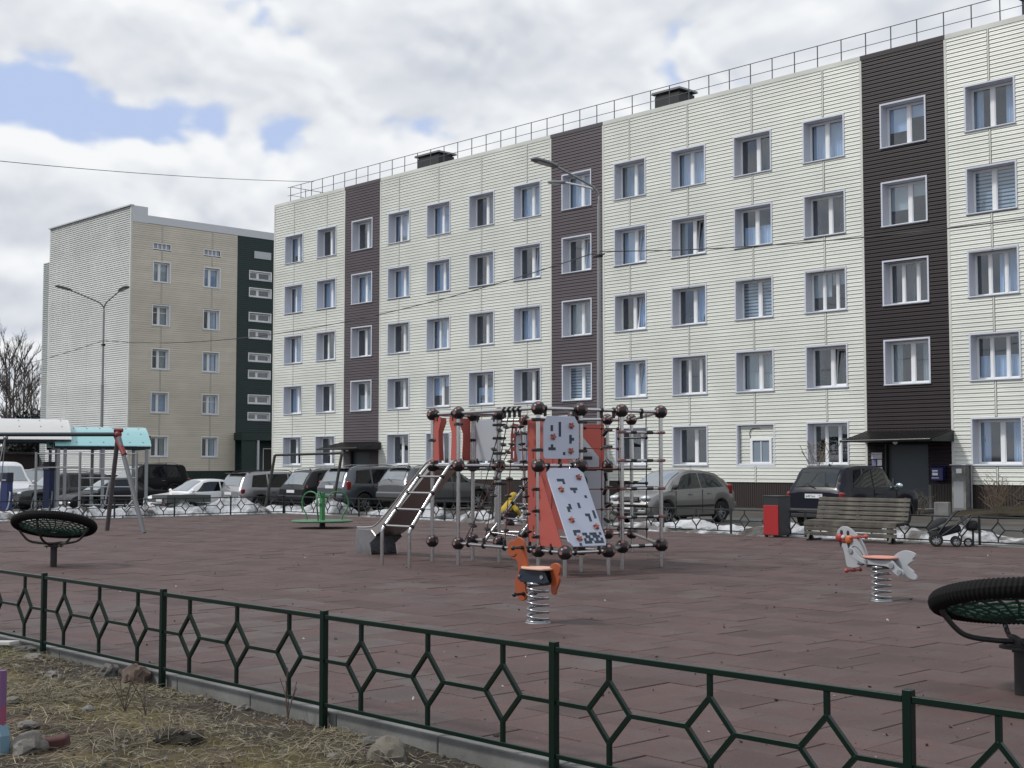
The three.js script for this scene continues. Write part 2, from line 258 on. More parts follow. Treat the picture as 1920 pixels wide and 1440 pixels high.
// ---------- long apartment building ----------
const FZ = -42, XL = -64, XR = -9.6, ROOF = 16.5;
const FLOOR = [1.62, 4.46, 7.29, 10.12, 12.96], WW = 1.72, WH = 1.55;
const lb = thing('apartment_building', 'long five storey cream apartment block with dark plum entrance strips and roof railing', 'building', [0, 0, FZ]);
{
  const cols = [-62.0, -58.88, -55.70, -52.6, -49.49, -46.34, -43.23, -40.1, -36.98, -33.83, -30.63, -27.4, -24.12, -20.88, -17.6, -14.35, -11.2];
  const darkAt = { 2: [-57.25, -54.13], 7: [-41.7, -38.5], 12: [-25.79, -22.45] };
  const holes = []; const doors = [];
  const A = (x, y) => [x - WW / 2, x + WW / 2, y, y + WH];
  cols.forEach((x, c) => FLOOR.forEach((y, f) => { if (f === 0 && darkAt[c]) doors.push(x); else holes.push(A(x, y)); }));
  const doorHole = x => [x - .92, x + .72, .0, 2.36];
  const dh = doors.map(doorHole), all = holes.concat(dh);
  const sec = [[XL, -57.25, 0], [-57.25, -54.13, 1], [-54.13, -41.7, 0], [-41.7, -38.5, 1], [-38.5, -25.79, 0], [-25.79, -22.45, 2], [-22.45, XR, 0]];
  part('wall', [...backing(XL + .005, XR - .005, 0, ROOF - .16, all), box((XL + XR) / 2, ROOF / 2 - .1, -12.2, XR - XL - .02, ROOF - .25, .3), box(XL + .16, ROOF / 2 - .1, -6.2, .3, ROOF - .25, 11.7), box(XR - .16, ROOF / 2 - .1, -6.2, .3, ROOF - .25, 11.7)], mat.backing, lb);
  part('side_wall', siding(0, 12.3, .95, ROOF - .1, []).rotateY(-Math.PI / 2).translate(XL - .002, 0, -12.3), mat.cream, lb);
  const mm = [mat.cream, mat.plum, mat.brown];
  sec.forEach(([a, b, t], i) => {
    const s = part('siding', siding(a + .05, b - .05, .95, ROOF - .16, holes.concat(t ? dh : []).map(h => [h[0] - .02, h[1] + .02, h[2] - .02, h[3] + .02]).concat(t ? [] : cols.filter((x, c) => !darkAt[c]).map(x => [x - .045, x + .045, 0, 20])), i), mm[t], lb); s.userData.kind = 'stuff';
    part('roof_flashing', [box((a + b) / 2, ROOF - .085, -.08, b - a - .004, .17, .24)], t ? (t === 1 ? M([.075, .065, .07], .45) : M([.035, .028, .028], .45)) : mat.capLight, lb);
    if (i) part('corner_strip', rbox(a, (ROOF - .17 + .95) / 2, .016, .1, ROOF - .17 - .95, .036, .008), mat.capLight, lb);
  });
  part('corner_strip', rbox(XL + .04, (ROOF - .17 + .95) / 2, .016, .1, ROOF - .17 - .95, .05, .008), mat.capLight, lb);
  cols.forEach((x, c) => { if (darkAt[c]) return; for (let f = 0; f < 6; f++) { const a = f === 0 ? .95 : FLOOR[f - 1] + WH + .06, b = f < 5 ? FLOOR[f] - .06 : ROOF - .17; part('joint_strip', rbox(x, (a + b) / 2, .018, .055, b - a, .044, .006), mat.capLight, lb); } });
  const pg = part('plinth', [[XL, -56.7], [-54.9, -41.2], [-39.3, -25.1], [-23.3, XR]].map(([a, b]) => corrug(a, b, -.3, .945)), mat.plinth, lb); pg.position.z = .0;
  part('plinth_drip', [[XL, -56.7], [-54.9, -41.2], [-39.3, -25.1], [-23.3, XR]].map(([a, b]) => box((a + b) / 2, .955, .012, b - a, .02, .05)), M([.03, .024, .022], .5), lb);
  part('roof', box((XL + XR) / 2, ROOF - .22, -6.3, XR - XL - .4, .1, 12), mat.roofDark, lb);
  // windows
  seed = 21;
  const kinds = ['tulle', 'tulle', 'half', 'tulle', 'sides', 'roller', 'low', 'none', 'blind', 'sides', 'half', 'roller'];
  cols.forEach((x, c) => FLOOR.forEach((y, f) => {
    if (f === 0 && darkAt[c]) return;
    const o = { curtain: kinds[(rnd() * kinds.length) | 0], panes: rnd() < .16 ? 3 : 2, split: rnd() < .3 ? .46 : .52 };
    if (c <= 8 && f >= 2) o.curtain = rnd() < .6 ? 'tulle' : 'half';
    if (f === 0) o.curtain = rnd() < .5 ? 'none' : 'sides';
    const q = rnd(); o.cm = q < .16 ? mat.tulleWarm : q < .28 ? mat.tulleDark : q < .36 ? mat.blue : mat.tulle; o.pots = rnd() < .22; o.tilt = rnd() < .09; if (o.tilt) o.panes = 2;
    if ([[7, 3], [9, 3], [8, 3], [6, 3], [0, 1]].some(k => k[0] === c && k[1] === f)) { o.tilt = true; o.panes = 2; }
    if (c === 12 && f === 2) { o.panes = 3; o.cm = mat.tulleDark; o.curtain = 'tulle'; }
    if (c === 13 && (f === 1 || f === 2)) o.panes = 3; if (c === 11 && f === 2) o.panes = 3; if (c === 9 && f === 1) { o.panes = 3; o.cm = mat.tulleDark; o.curtain = 'tulle'; }
    if (c === 7 && f === 1) o.curtain = 'blind'; if (c === 13 && f === 3) o.curtain = 'blind'; if (c === 11 && f === 1) { o.curtain = 'sides'; o.cm = mat.tulleDark; }
    if (c === 10 && f === 0) {   // bricked-in window with a small service window
      const w = share('window', cached('acwin', () => join([...ring(WW + .11, WH + .11, WW - .03, WH - .03, .002, .032, -.055), box(-WW / 2 + .02, WH / 2, -.09, .03, WH - .03, .17), box(0, WH - .01, -.09, WW - .04, .018, .17), box(-.52, .7, -.15, .5, 1.4, .03), box(.15, 1.2, -.15, .84, .5, .03), box(.7, .5, -.15, .18, .95, .03), box(0, .03, -.09, WW - .03, .06, .17)])), mat.trim, lb, x, y, 0);
      part('siding', siding(-WW / 2 + .06, WW / 2 - .02, .03, WH - .03, [[-.3, .66, -.1, .98]]).translate(0, 0, -.13), mat.cream, w).userData.kind = 'stuff';
      part('frame', [...ring(1.0, 1.0, .78, .82, -.13, -.07, .03).map(g => g.translate(.18, 0, 0)), box(.18, .5, -.1, .03, .82, .03)], mat.pvc, w);
      part('pane', box(.18, .5, -.12, .78, .82, .006), M([.2, .25, .3], .25), w);
      part('cable', tube([V(-.3, .98, -.09), V(-.34, 1.25, -.08), V(-.2, 1.4, -.08), V(.15, 1.42, -.06)], .012, 6), mat.dark, w);
      return;
    }
    addWindow(lb, x, y, WW, WH, o);
  }));
  // entrances
  doors.forEach((x, i) => {
    const h = doorHole(x);
    const d = part('entrance_door', rbox(x - .1, 1.17, -.2, 1.62, 2.32, .06, .01), mat.door, lb);
    part('handle', [rbox(x - .1 - .62, 1.05, -.15, .03, .2, .05, .01)], mat.steelDull, d);
    part('door_frame', ring(1.64, 2.36, 1.6, 2.3, -.3, -.05).map(g => g.translate(x - .1, 0, 0)), mat.dark, d);
    const s = Math.sign(1), cw0 = x - 1.72, cw1 = x + 1.72, dep = 1.45, yb = 2.42;
    const cp = part('porch_canopy', [slab([[0, .38], [dep, .06], [dep, .0], [0, .0]], cw1 - cw0 - .002, 0).rotateY(-Math.PI / 2).translate((cw0 + cw1) / 2, yb, .03)], mat.roofDark, lb);
    const sh = []; for (let k = 0; k < 22; k++) sh.push(bar(V(cw0 + .1 + k * (cw1 - cw0 - .2) / 21, yb + .405, .05), V(cw0 + .1 + k * (cw1 - cw0 - .2) / 21, yb + .085, dep + .03), .05, .022));
    part('roof_rib', sh, M([.022, .021, .022], .4), cp).userData.kind = 'stuff';
    part('gutter', [rod(V(cw0 - .08, yb + .03, dep + .07), V(cw1 - .05, yb + .06, dep + .07), .045, .045, 8)], M([.02, .019, .02], .35), cp);
    part('lamp', [new THREE.SphereGeometry(.09, 12, 6, 0, 6.3, 1.6, 1.5).translate(x, yb - .002, .9)], mat.pvc, cp);
    part('door_step', rbox(x - .1, .06, .9, 2.4, .14, 1.7, .02), mat.concrete, lb);
  });
  // roof railing
  const n = 53, st = 1.035, xs = k => XL + .9 + k * st, zr = -.45, rail = part('roof_railing', [rod(V(XL + .6, ROOF + .98, zr), V(XR, ROOF + .98, zr), .016, .016, 6), rod(V(XL + .6, ROOF + .5, zr), V(XR, ROOF + .5, zr), .013, .013, 6), rod(V(XL + .9, ROOF + .98, zr), V(XL + .9, ROOF + .98, -11.5), .016, .016, 6), rod(V(XL + .9, ROOF + .5, zr), V(XL + .9, ROOF + .5, -11.5), .013, .013, 6)], mat.roofRail, lb);
  const pgm = join([rod(V(0, -.3, 0), V(0, .99, 0), .021, .021, 6), bar(V(0, .02, 0), V(0, -.2, -.4), .02)]);
  for (let k = 0; k < n; k++) share('post', pgm, mat.roofRail, rail, xs(k), ROOF, zr);
  for (let k = 1; k < 11; k++) share('post', pgm, mat.roofRail, rail, XL + .9, ROOF, zr - k * 1.03);
  for (const [x, w] of [[-54.5, 1.8], [-37.8, 1.4], [-20.5, 1.6]]) {
    const v = part('ventilation_shaft', [box(x, ROOF + .8, -4, w, 1.9, 1.1)], mat.roofDark, lb);
    part('shaft_cap', [slab([[-w / 2 - .14, 0], [w / 2 + .14, 0], [w / 2 + .1, .1], [-w / 2 - .1, .1]], 1.3, .01).translate(x, ROOF + 1.84, -4)], M([.2, .2, .21], .4, .4), v);
    part('cap_leg', [-1, 1].flatMap(a => [-1, 1].map(b => box(x + a * (w / 2 - .08), ROOF + 1.79, -4 + b * .45, .06, .12, .06))), mat.roofDark, v);
  }
  // notices, letter box, cable cabinet by the near entrance
  const nb = part('notice_board', [rbox(-25.36, 1.95, .05, .42, .22, .02, .004), rbox(-25.25, 1.7, .05, .18, .22, .012, .003), rbox(-25.36, 1.46, .05, .42, .16, .012, .003)], mat.paper, lb);
  part('notice', rbox(-25.47, 1.7, .05, .18, .22, .012, .003), M([.16, .16, .28], .7), nb);
  const c = document.createElement('canvas'); c.width = 256; c.height = 128; const k = c.getContext('2d'); k.fillStyle = '#c8cad2'; k.fillRect(0, 0, 256, 128); k.fillStyle = '#33343c'; k.beginPath(); k.arc(36, 34, 14, 0, 7); k.fill(); for (const [x, y, w] of [[56, 30, 180], [24, 66, 150], [24, 84, 60]]) { k.fillRect(x, y, w, 6); }
  const ct = new THREE.CanvasTexture(c); ct.colorSpace = THREE.SRGBColorSpace;
  part('notice_print', new THREE.PlaneGeometry(.4, .2).translate(-25.36, 1.95, .064), new THREE.MeshStandardMaterial({ map: ct, roughness: .8 }), nb, true);
}
{
  const mb = thing('letter_box', 'dark blue letter box with white labels beside the grey entrance door', 'letter box', [-22.92, 1.09, FZ + .06]);
  part('body', [rbox(0, .22, .13, .44, .44, .22, .02), slab([[0, 0], [.26, -.05], [.26, -.03], [0, .03]], .48, 0).rotateY(-Math.PI / 2).translate(0, .46, 0)], M([.012, .014, .10], .35), mb);
  part('label', [rbox(-.06, .33, .245, .2, .05, .006, .002), rbox(-.06, .22, .245, .2, .09, .006, .002), rbox(-.05, .09, .245, .27, .025, .006, .002)], mat.paper, mb);
  const cb = thing('cable_cabinet', 'tall grey concrete cable cabinet standing against the facade by the letter box', 'cabinet', [-22.03, 0, FZ + .27]);
  part('body', rbox(0, .8, 0, .5, 1.62, .42, .015), mat.concrete, cb); part('cap', rbox(0, 1.625, .02, .58, .03, .5, .008), mat.sillM, cb); part('notice', rbox(.02, 1.42, .215, .2, .15, .008, .002), mat.paper, cb);
  part('side_pipe', rod(V(.3, 0, -.1), V(.3, 1.6, -.1), .035), mat.galv, cb); part('door_panel', rbox(0, .62, .214, .36, .9, .012, .004), M([.26, .27, .28], .8), cb);
}
// ---------- left apartment building ----------
const lbX = -77.75, lbZ = -40.25;
const l2 = thing('apartment_building', 'pale five storey block behind the parking with a dark green stairwell strip', 'building', [lbX, 0, lbZ], Math.PI / 2);
{
  const L = 20, R = 17.75, sills = [2.15, 4.98, 7.8, 10.63, 13.46], w = 1.2, h = 1.32, cx = [2.16, 5.86]; // local x = distance from the near corner
  const H1 = cx.flatMap(x => sills.map(y => [x - w / 2, x + w / 2, y, y + h]));
  const vents = cx.map(x => [x - .62, x + .62, 15.62, 15.98]);
  const st = [[15.78, 16.33], [14.26, 14.96], [13.08, 13.78], [11.39, 12.09], [10.22, 10.91], [8.64, 9.3], [7.47, 8.13], [5.75, 6.45], [4.62, 5.24]];
  const SH = st.slice(1).map(([a, b]) => [8.78, 10.5, a + .06, b - .06]);
  const door = [10.0, 11.6, .4, 2.75];
  part('wall', [...backing(.01, L, 0, R - .2, [...H1, ...SH, ...vents, door]), box(L / 2, R / 2, -11.7, L - .05, R - .4, .3), box(.18, R / 2 - .1, -5.9, .3, R - .3, 11.3), box(L - .2, R / 2, -6, .3, R - .4, 11.4)], mat.backing, l2);
  const g1 = hs => hs.map(q => [q[0] - .02, q[1] + .02, q[2] - .02, q[3] + .02]);
  part('siding', siding(.05, 7.8, 1.25, R - .55, g1(H1.concat(vents)).concat(cx.map(x => [x - .045, x + .045, 0, 20])), 3), mat.tan, l2).userData.kind = 'stuff';
  part('siding', siding(7.84, 12.6, 3.3, R - .5, g1(SH), 4), mat.green, l2).userData.kind = 'stuff';
  part('siding', siding(12.64, L, 1.25, R - .55, [], 5), mat.tan, l2).userData.kind = 'stuff';
  part('gable_siding', siding(-11.9, -.02, 1.0, 18.2, [], 6).scale(1, 1, 1.9).rotateY(-Math.PI / 2), mat.silverSide, l2).userData.kind = 'stuff';
  part('gable_siding', siding(-14.9, -11.92, 1.0, 16.2, [], 8).scale(1, 1, 1.6).rotateY(-Math.PI / 2).translate(.9, 0, 0), M([.36, .39, .38], .5, 0, { vertexColors: true }), l2).userData.kind = 'stuff'; part('rear_wing', [box(3.4, 8.1, -13.4, 4.9, 16.1, 2.9)], mat.backing, l2);
  part('gable_joint', [-3.2, -5.96, -8.85].map(x => rbox(x, 9.6, .02, .07, 17.2, .03, .005)).map(g => g.rotateY(-Math.PI / 2)), M([.2, .21, .21], .5), l2);
  part('corner_strip', [rbox(-.02, 9.6, .0, .12, 17.3, .12, .01)], mat.capLight, l2);
  part('parapet', [box(.55, 17.72, -.13, 1.1, 1.04, .36), box(L / 2 + .55, R - .28, -.12, L - 1.1, .5, .34)], mat.capGrey, l2);
  part('gable_cap', [box(-.03, 18.24, -5.9, .3, .08, 12)], mat.capGrey, l2);
  part('roof', box(L / 2, R - .5, -6, L - .5, .1, 11.4), mat.roofDark, l2);
  part('roof_vent', [new THREE.CylinderGeometry(.75, .9, .35, 14).translate(7.2, R + .25, -3)], mat.roofDark, l2);
  for (const x of cx) { [[1.25, sills[0] - .05], ...sills.map((y, i) => [y + h + .05, i < 4 ? sills[i + 1] - .05 : 15.58]), [16.02, R - .55]].forEach(([a, b]) => part('joint_strip', rbox(x, (a + b) / 2, .014, .05, b - a, .03, .005), M([.62, .58, .5], .5), l2)); }
  seed = 55;
  cx.forEach((x, c) => sills.forEach((y, f) => addWindow(l2, x, y, w, h, { depth: .2, panes: 2, split: .44, curtain: ['tulle', 'sides', 'half', 'none', 'tulle'][(rnd() * 5) | 0], cm: rnd() < .3 ? mat.tulleWarm : f === 4 ? mat.blue : mat.tulle, trim: mat.pvc, hbar: rnd() < .3 ? 1 : undefined })));
  st.slice(1).forEach(([a, b], i) => addWindow(l2, 9.64, a + .06, 1.72, b - a - .12, { depth: .12, panes: 2, split: .42, curtain: 'none', trim: mat.pvc }));
  for (const x of cx) { const v = part('attic_vent', [...ring(1.3, .42, 1.2, .32, .0, .03).map(g => g.translate(x, 15.59, 0)), ...[-.3, 0, .3].map(d => box(x + d, 15.8, -.02, .06, .32, .04))], mat.pvc, l2); part('pane', box(x, 15.8, -.06, 1.2, .32, .006), M([.3, .34, .42], .2), v); }
  part('stair_vent', [rbox(9.8, 16.05, .03, 1.35, .5, .06, .01)], M([.45, .48, .5], .5), l2);
  const pc = part('porch', [box(10.0, 3.55, .5, 4.6, .5, 1.1)], mat.greenFlat, l2);
  part('porch_post', [box(9.0, 1.6, .98, .14, 3.4, .1)], mat.capGrey, pc); part('porch_panel', [box(8.32, 1.6, .9, 1.1, 3.4, .1)], mat.greenFlat, pc);
  part('porch_sign', [box(11.6, 3.5, 1.07, 1.2, .14, .03)], mat.pvc, pc);
  part('siding', siding(7.84, 12.6, .4, 3.3, [[door[0], door[1], -1, 2.75]], 9), mat.green, l2).userData.kind = 'stuff';
  const d = part('entrance_door', box(10.8, 1.55, -.12, 1.5, 2.3, .06), mat.dark, l2); part('door_frame', ring(1.6, 2.4, 1.5, 2.3, -.2, .05).map(g => g.translate(10.8, .38, 0)), mat.pvc, d);
  part('plinth', [corrug(0, 7.8, -.6, 1.25), corrug(12.6, L, -.6, 1.25), corrug(-13.6, 0, -.6, 1.0).rotateY(-Math.PI / 2)], mat.greenFlat, l2);
  const sgn = part('street_sign', [rbox(.9, 3.35, .05, 1.3, .3, .03, .005), slab([[-.2, 0], [.2, 0], [0, -.3]], .03, 0).translate(1.1, 3.2, .05)], M([.012, .014, .035], .5), l2);
  part('sign_lettering', [rbox(.95, 3.36, .072, .8, .08, .006, .001)], M([.4, .42, .5], .6), sgn);
}
// ---------- ground ----------
const PX0 = -37.4, PX1 = 6, PZ0 = -24.95, PZ1 = -5.18;   // rubber playground rectangle
const slope = (x, z) => -.035 * Math.max(0, Math.min(11, -x - 37.5)) ;
function groundY(x, z) {
  const dx = Math.max(PX0 - x, x - PX1, 0), dz = Math.max(PZ0 - z, z - PZ1, 0), d = Math.hypot(dx, dz);
  let y = slope(x, z) - .03;
  if (d === 0) y = -.25; else if (d < .6 && z < 0) y = Math.min(y, -.25 + d * .6);
  if (z > -5.6 && x > -26 && x < 12) y = -.45;
  return y + .02 * PN.noise(x * .4, 0, z * .4) * (d > 1 ? 1 : 0);
}
{
  const P = [], I = [];
  const ax = (a, b, s) => { const r = []; for (let v = a; v <= b + 1e-6; v += s) r.push(v); return r; };
  const xs = [-900, -500, -300, -200, -150, ...ax(-110, 20, .8), 40, 80, 200, 500], zs = [-900, -500, -300, -150, ...ax(-62, 12, .8), 30, 80, 200, 500];
  for (const z of zs) for (const x of xs) P.push(x, groundY(x, z), z);
  const n = xs.length; for (let j = 0; j < zs.length - 1; j++) for (let i = 0; i < n - 1; i++) { const a = j * n + i; I.push(a, a + n, a + 1, a + 1, a + n, a + n + 1); }
  const g = new THREE.BufferGeometry(); g.setAttribute('position', new THREE.Float32BufferAttribute(P, 3)); g.setIndex(I); g.computeVertexNormals(); g.setAttribute('uv', new THREE.Float32BufferAttribute(new Float32Array(P.length / 3 * 2), 2));
  structure('ground', g, mat.yard);
}
// rubber tiles: the largest in view as single tiles, the rest joined
{
  const T = .5, gap = .0065, tiles = [], cosY = Math.cos(YAW), sinY = Math.sin(YAW);
  const rub = [[.122, .068, .062], [.128, .072, .066], [.114, .065, .060], [.135, .094, .088], [.130, .074, .068]].map(c => M(c, .74, 0, { map: tRubber, bumpMap: bRubber, bumpScale: .004 }));
  let row = 0;
  for (let z = PZ1 - T / 2; z > PZ0; z -= T, row++) for (let x = PX0 + T / 2 + (row % 2 ? T / 2 : 0); x < PX1; x += T) {
    const r = cosY * x - sinY * z, f = -sinY * x - cosY * z;
    const inV = f > 4 && Math.abs(r / f) < .42 && 1.6 / f < .24;
    const pw = hash2(Math.round(x * 2.2 + 400), Math.round(z * 2 + 300)), patch = fbmT(x * .031 + 5, z * .031 + 5, 8, 3);
    tiles.push({ x, z, s: inV ? 1 / (f * f * f) : 0, dy: (hash2(Math.round(x * 4) + 9, Math.round(z * 4)) - .5) * .007, m: (pw * .6 + patch * .8 > .93 ? 3 : [0, 1, 2, 4][Math.floor(pw * 3.99)]) });
  }
  tiles.sort((a, b) => b.s - a.s);
  const surf = structure('playground_surface', [box((PX0 + PX1) / 2, -.09, (PZ0 + PZ1) / 2, PX1 - PX0 + .5, .1, PZ1 - PZ0 - .02 < 0 ? PZ1 - PZ0 - .02 : PZ1 - PZ0 - .02)], M([.03, .022, .02], .95));
  const top = y => { const g = new RoundedBoxGeometry(T - gap, .06, T - gap, 1, .005); return g; };
  const tg = flat(top());
  const variants = [0, 1, 2, 3, 4, 5].map(k => { const g = tg.clone(); const p = g.attributes.position, uv = g.attributes.uv, ox = k * .37, oz = k * .23; for (let i = 0; i < p.count; i++) uv.setXY(i, p.getX(i) + ox, p.getZ(i) + oz); return g; });
  tiles.slice(0, 300).forEach((t, i) => { const o = share('tile', variants[i % 6], rub[t.m], surf, t.x, -.03 + t.dy, t.z); o.rotation.set((hash2(i, 3) - .5) * .006, 0, (hash2(i, 8) - .5) * .006); });
  for (let m = 0; m < 5; m++) {
    const P = [], N = [], U = []; const B = tg.attributes.position, BN = tg.attributes.normal;
    for (const t of tiles.slice(300)) { if (t.m !== m) continue; const a = (hash2(t.x * 8 | 0, t.z * 8 | 0) - .5) * .01, b = (hash2(t.z * 9 | 0, t.x * 8 | 0) - .5) * .01; for (let i = 0; i < B.count; i++) { const lx = B.getX(i), lz = B.getZ(i), ly = B.getY(i); if (ly < 0) { } P.push(t.x + lx, -.03 + t.dy + ly + lx * a + lz * b, t.z + lz); N.push(BN.getX(i), BN.getY(i), BN.getZ(i)); U.push(t.x * 1.1 + lx, t.z * 1.3 + lz); } }
    const g = new THREE.BufferGeometry(); g.setAttribute('position', new THREE.Float32BufferAttribute(P, 3)); g.setAttribute('normal', new THREE.Float32BufferAttribute(N, 3)); g.setAttribute('uv', new THREE.Float32BufferAttribute(U, 2));
    const o = part('tiles_beyond', g, rub[m], surf, true); o.userData.kind = 'stuff';
  }
}
// grit and bits of litter on the rubber
{
  const g = new THREE.IcosahedronGeometry(1, 0), n = 900, im = new THREE.InstancedMesh(g, new THREE.MeshStandardMaterial({ color: 0xffffff, roughness: .9 }), n), d = new THREE.Object3D(); seed = 321;
  for (let i = 0; i < n; i++) { const f = 6.5 + 20 * Math.pow(rnd(), 1.6), r = rr(-.42, .42) * f, x = Math.cos(YAW) * r - Math.sin(YAW) * f, z = Math.min(PZ1 - .1, -Math.sin(YAW) * r - Math.cos(YAW) * f), s = .003 + .012 * Math.pow(rnd(), 5); d.position.set(x, .006, z); d.rotation.set(rnd() * 6, rnd() * 6, rnd() * 6); d.scale.set(s * rr(.8, 2.2), s * .5, s); d.updateMatrix(); im.setMatrixAt(i, d.matrix); const k = rnd() < .09 ? rr(.35, .55) : rr(.015, .06); im.setColorAt(i, rgb(k, k * .96, k * .9)); }
  im.name = 'grit'; im.castShadow = im.receiveShadow = true; im.userData = { kind: 'stuff', label: 'scattered grit and tiny bits of litter on the rubber tiles', category: 'grit' }; scene.add(im);
}
// kerbs
{
  const kg = join([rbox(0, 0, 0, .992, .2, .085, .012)]); metricUV(kg);
  const k = structure('kerb', box(-8, -.2, -5.135, 30, .1, .06), mat.concrete);
  for (let i = 0; i < 26; i++) { const o = share('kerb_stone', kg, mat.concrete, k, -21.5 + i, -.075 + (hash2(i, 4) - .5) * .006, -5.135 + (hash2(i, 5) - .5) * .004); o.rotation.x = (hash2(i, 6) - .5) * .01; }
  const k2 = structure('kerb', box(-16, -.2, -25.05, 43, .1, .06), mat.concrete);
  for (let i = 0; i < 43; i++) share('kerb_stone', kg, mat.concrete, k2, -37 + i, -.085, -25.05);
  const k3 = structure('kerb', box(-37.5, -.2, -15, .06, .1, 20), mat.concrete);
  for (let i = 0; i < 20; i++) share('kerb_stone', kg, mat.concrete, k3, -37.5, -.085, -24.5 + i).rotation.y = Math.PI / 2;
}
// ---------- near soil strip with dead grass, stones ----------
const soilY = (x, z) => { const e = z + 5.08; return -.06 + .045 * sm(-8, -12, x) + .03 * sm(.0, 1.2, e) * (1 + PN.noise(x * .9, 3, z * .9)) + .022 * PN.noise(x * 3.1, 1, z * 3.1) + .012 * PN.noise(x * 9, 2, z * 9) - .02 * sm(.25, 0, e); };
{
  const nx = 300, nz = 150, x0 = -15, x1 = -2.5, z0 = -5.1, z1 = 0.2, P = [], I = [];
  for (let j = 0; j <= nz; j++) for (let i = 0; i <= nx; i++) { const x = lerp(x0, x1, i / nx), z = lerp(z0, z1, j / nz); P.push(x, soilY(x, z) + .012 * (hash2(i, j) - .5), z); }
  for (let j = 0; j < nz; j++) for (let i = 0; i < nx; i++) { const a = j * (nx + 1) + i, b = a + nx + 1; I.push(a, b, a + 1, a + 1, b, b + 1); }
  const g = new THREE.BufferGeometry(); g.setAttribute('position', new THREE.Float32BufferAttribute(P, 3)); g.setIndex(I); g.computeVertexNormals(); g.setAttribute('uv', new THREE.Float32BufferAttribute(new Float32Array(P.length / 3 * 2), 2));
  const s = structure('soil', g, mat.soil);
  // dead grass lying in the soil
  const bl = new THREE.BufferGeometry(), bp = [], w = .5; const S = 4; const c = t => [0, .10 * Math.sin(t * 2.4), t]; const q = [];
  for (let k = 0; k < S; k++) { const a = c(k / S), b = c((k + 1) / S), wa = .018 * (1 - k / S * .8), wb = .018 * (1 - (k + 1) / S * .8); bp.push(-wa, a[1], a[2], wa, a[1], a[2], wb, b[1], b[2], -wa, a[1], a[2], wb, b[1], b[2], -wb, b[1], b[2]); }
  bl.setAttribute('position', new THREE.Float32BufferAttribute(bp, 3)); bl.computeVertexNormals(); bl.setAttribute('uv', new THREE.Float32BufferAttribute(new Float32Array(bp.length / 3 * 2), 2));
  const N = 150000, im = new THREE.InstancedMesh(bl, new THREE.MeshStandardMaterial({ color: 0xffffff, roughness: .9, side: THREE.DoubleSide }), N), d = new THREE.Object3D(); seed = 99; let n = 0;
  for (let t = 0; t < 1500000 && n < N; t++) {
    const x = rr(-13.5, -3.5), z = rr(-5.06, -1.2); const cl2 = fbmT(x * .11 + 3, z * .11 + 3, 8, 4), tuft = fbmT(x * .5 + 9, z * .5 + 4, 8, 3), near = sm(-.02, .5, z + 5.08);
    if (rnd() > (sm(.36, .62, cl2) * 1.0 + .08) * (.25 + .75 * near) * (.45 + tuft)) continue;
    d.position.set(x, soilY(x, z) + rr(-.004, .016), z); d.rotation.set(rr(-.2, .15), rnd() * 6.283, rr(-.5, .5), 'YXZ'); const L = rr(.04, .15); d.scale.set(rr(.09, .2), L * rr(.2, 1.5), L); d.updateMatrix(); im.setMatrixAt(n, d.matrix);
    const k = rnd(), gr = sm(.5, .7, cl2) * rnd(); const b = rr(.25, 1.15); im.setColorAt(n, rgb(lerp(.25, .13, gr) * b, lerp(.215, .135, gr) * b, lerp(.14, .045, gr) * b)); n++;
  }
  im.count = n; im.name = 'dead_grass'; im.castShadow = im.receiveShadow = true; im.userData = { kind: 'stuff', label: 'matted dead straw-coloured grass on the soil in front of the fence', category: 'grass' }; scene.add(im);
  // fine clods and litter
  const cg = new THREE.IcosahedronGeometry(1, 0), cm = new THREE.InstancedMesh(cg, new THREE.MeshStandardMaterial({ color: 0xffffff, roughness: .95 }), 5200); seed = 5;
  for (let i = 0; i < 5200; i++) { const x = rr(-13.5, -3.5), z = -5.06 + Math.pow(rnd(), 1.5) * 3.6, s = .004 + .014 * Math.pow(rnd(), 3); d.position.set(x, soilY(x, z) + s * .3, z); d.rotation.set(rnd() * 6, rnd() * 6, rnd() * 6); d.scale.set(s * rr(.7, 1.6), s * rr(.4, .9), s); d.updateMatrix(); cm.setMatrixAt(i, d.matrix); const b = rr(.06, .2); cm.setColorAt(i, rgb(b, b * .9, b * .78)); }
  cm.name = 'soil_clods'; cm.castShadow = cm.receiveShadow = true; cm.userData = { kind: 'stuff', label: 'small dark clods and gravel scattered over the soil strip', category: 'gravel' }; scene.add(cm);
}
function stoneGeo(a, b, c, sd, detail = 3) { const g = new THREE.IcosahedronGeometry(1, detail), p = g.attributes.position; for (let i = 0; i < p.count; i++) { const v = V(p.getX(i), p.getY(i), p.getZ(i)); const k = 1 + .42 * PN.noise(v.x * 1.5 + sd, v.y * 1.5, v.z * 1.5) + .16 * PN.noise(v.x * 4, v.y * 4 + sd, v.z * 4); p.setXYZ(i, v.x * a * k, v.y * b * k, v.z * c * k); } return toCreasedNormals(g, .38); }
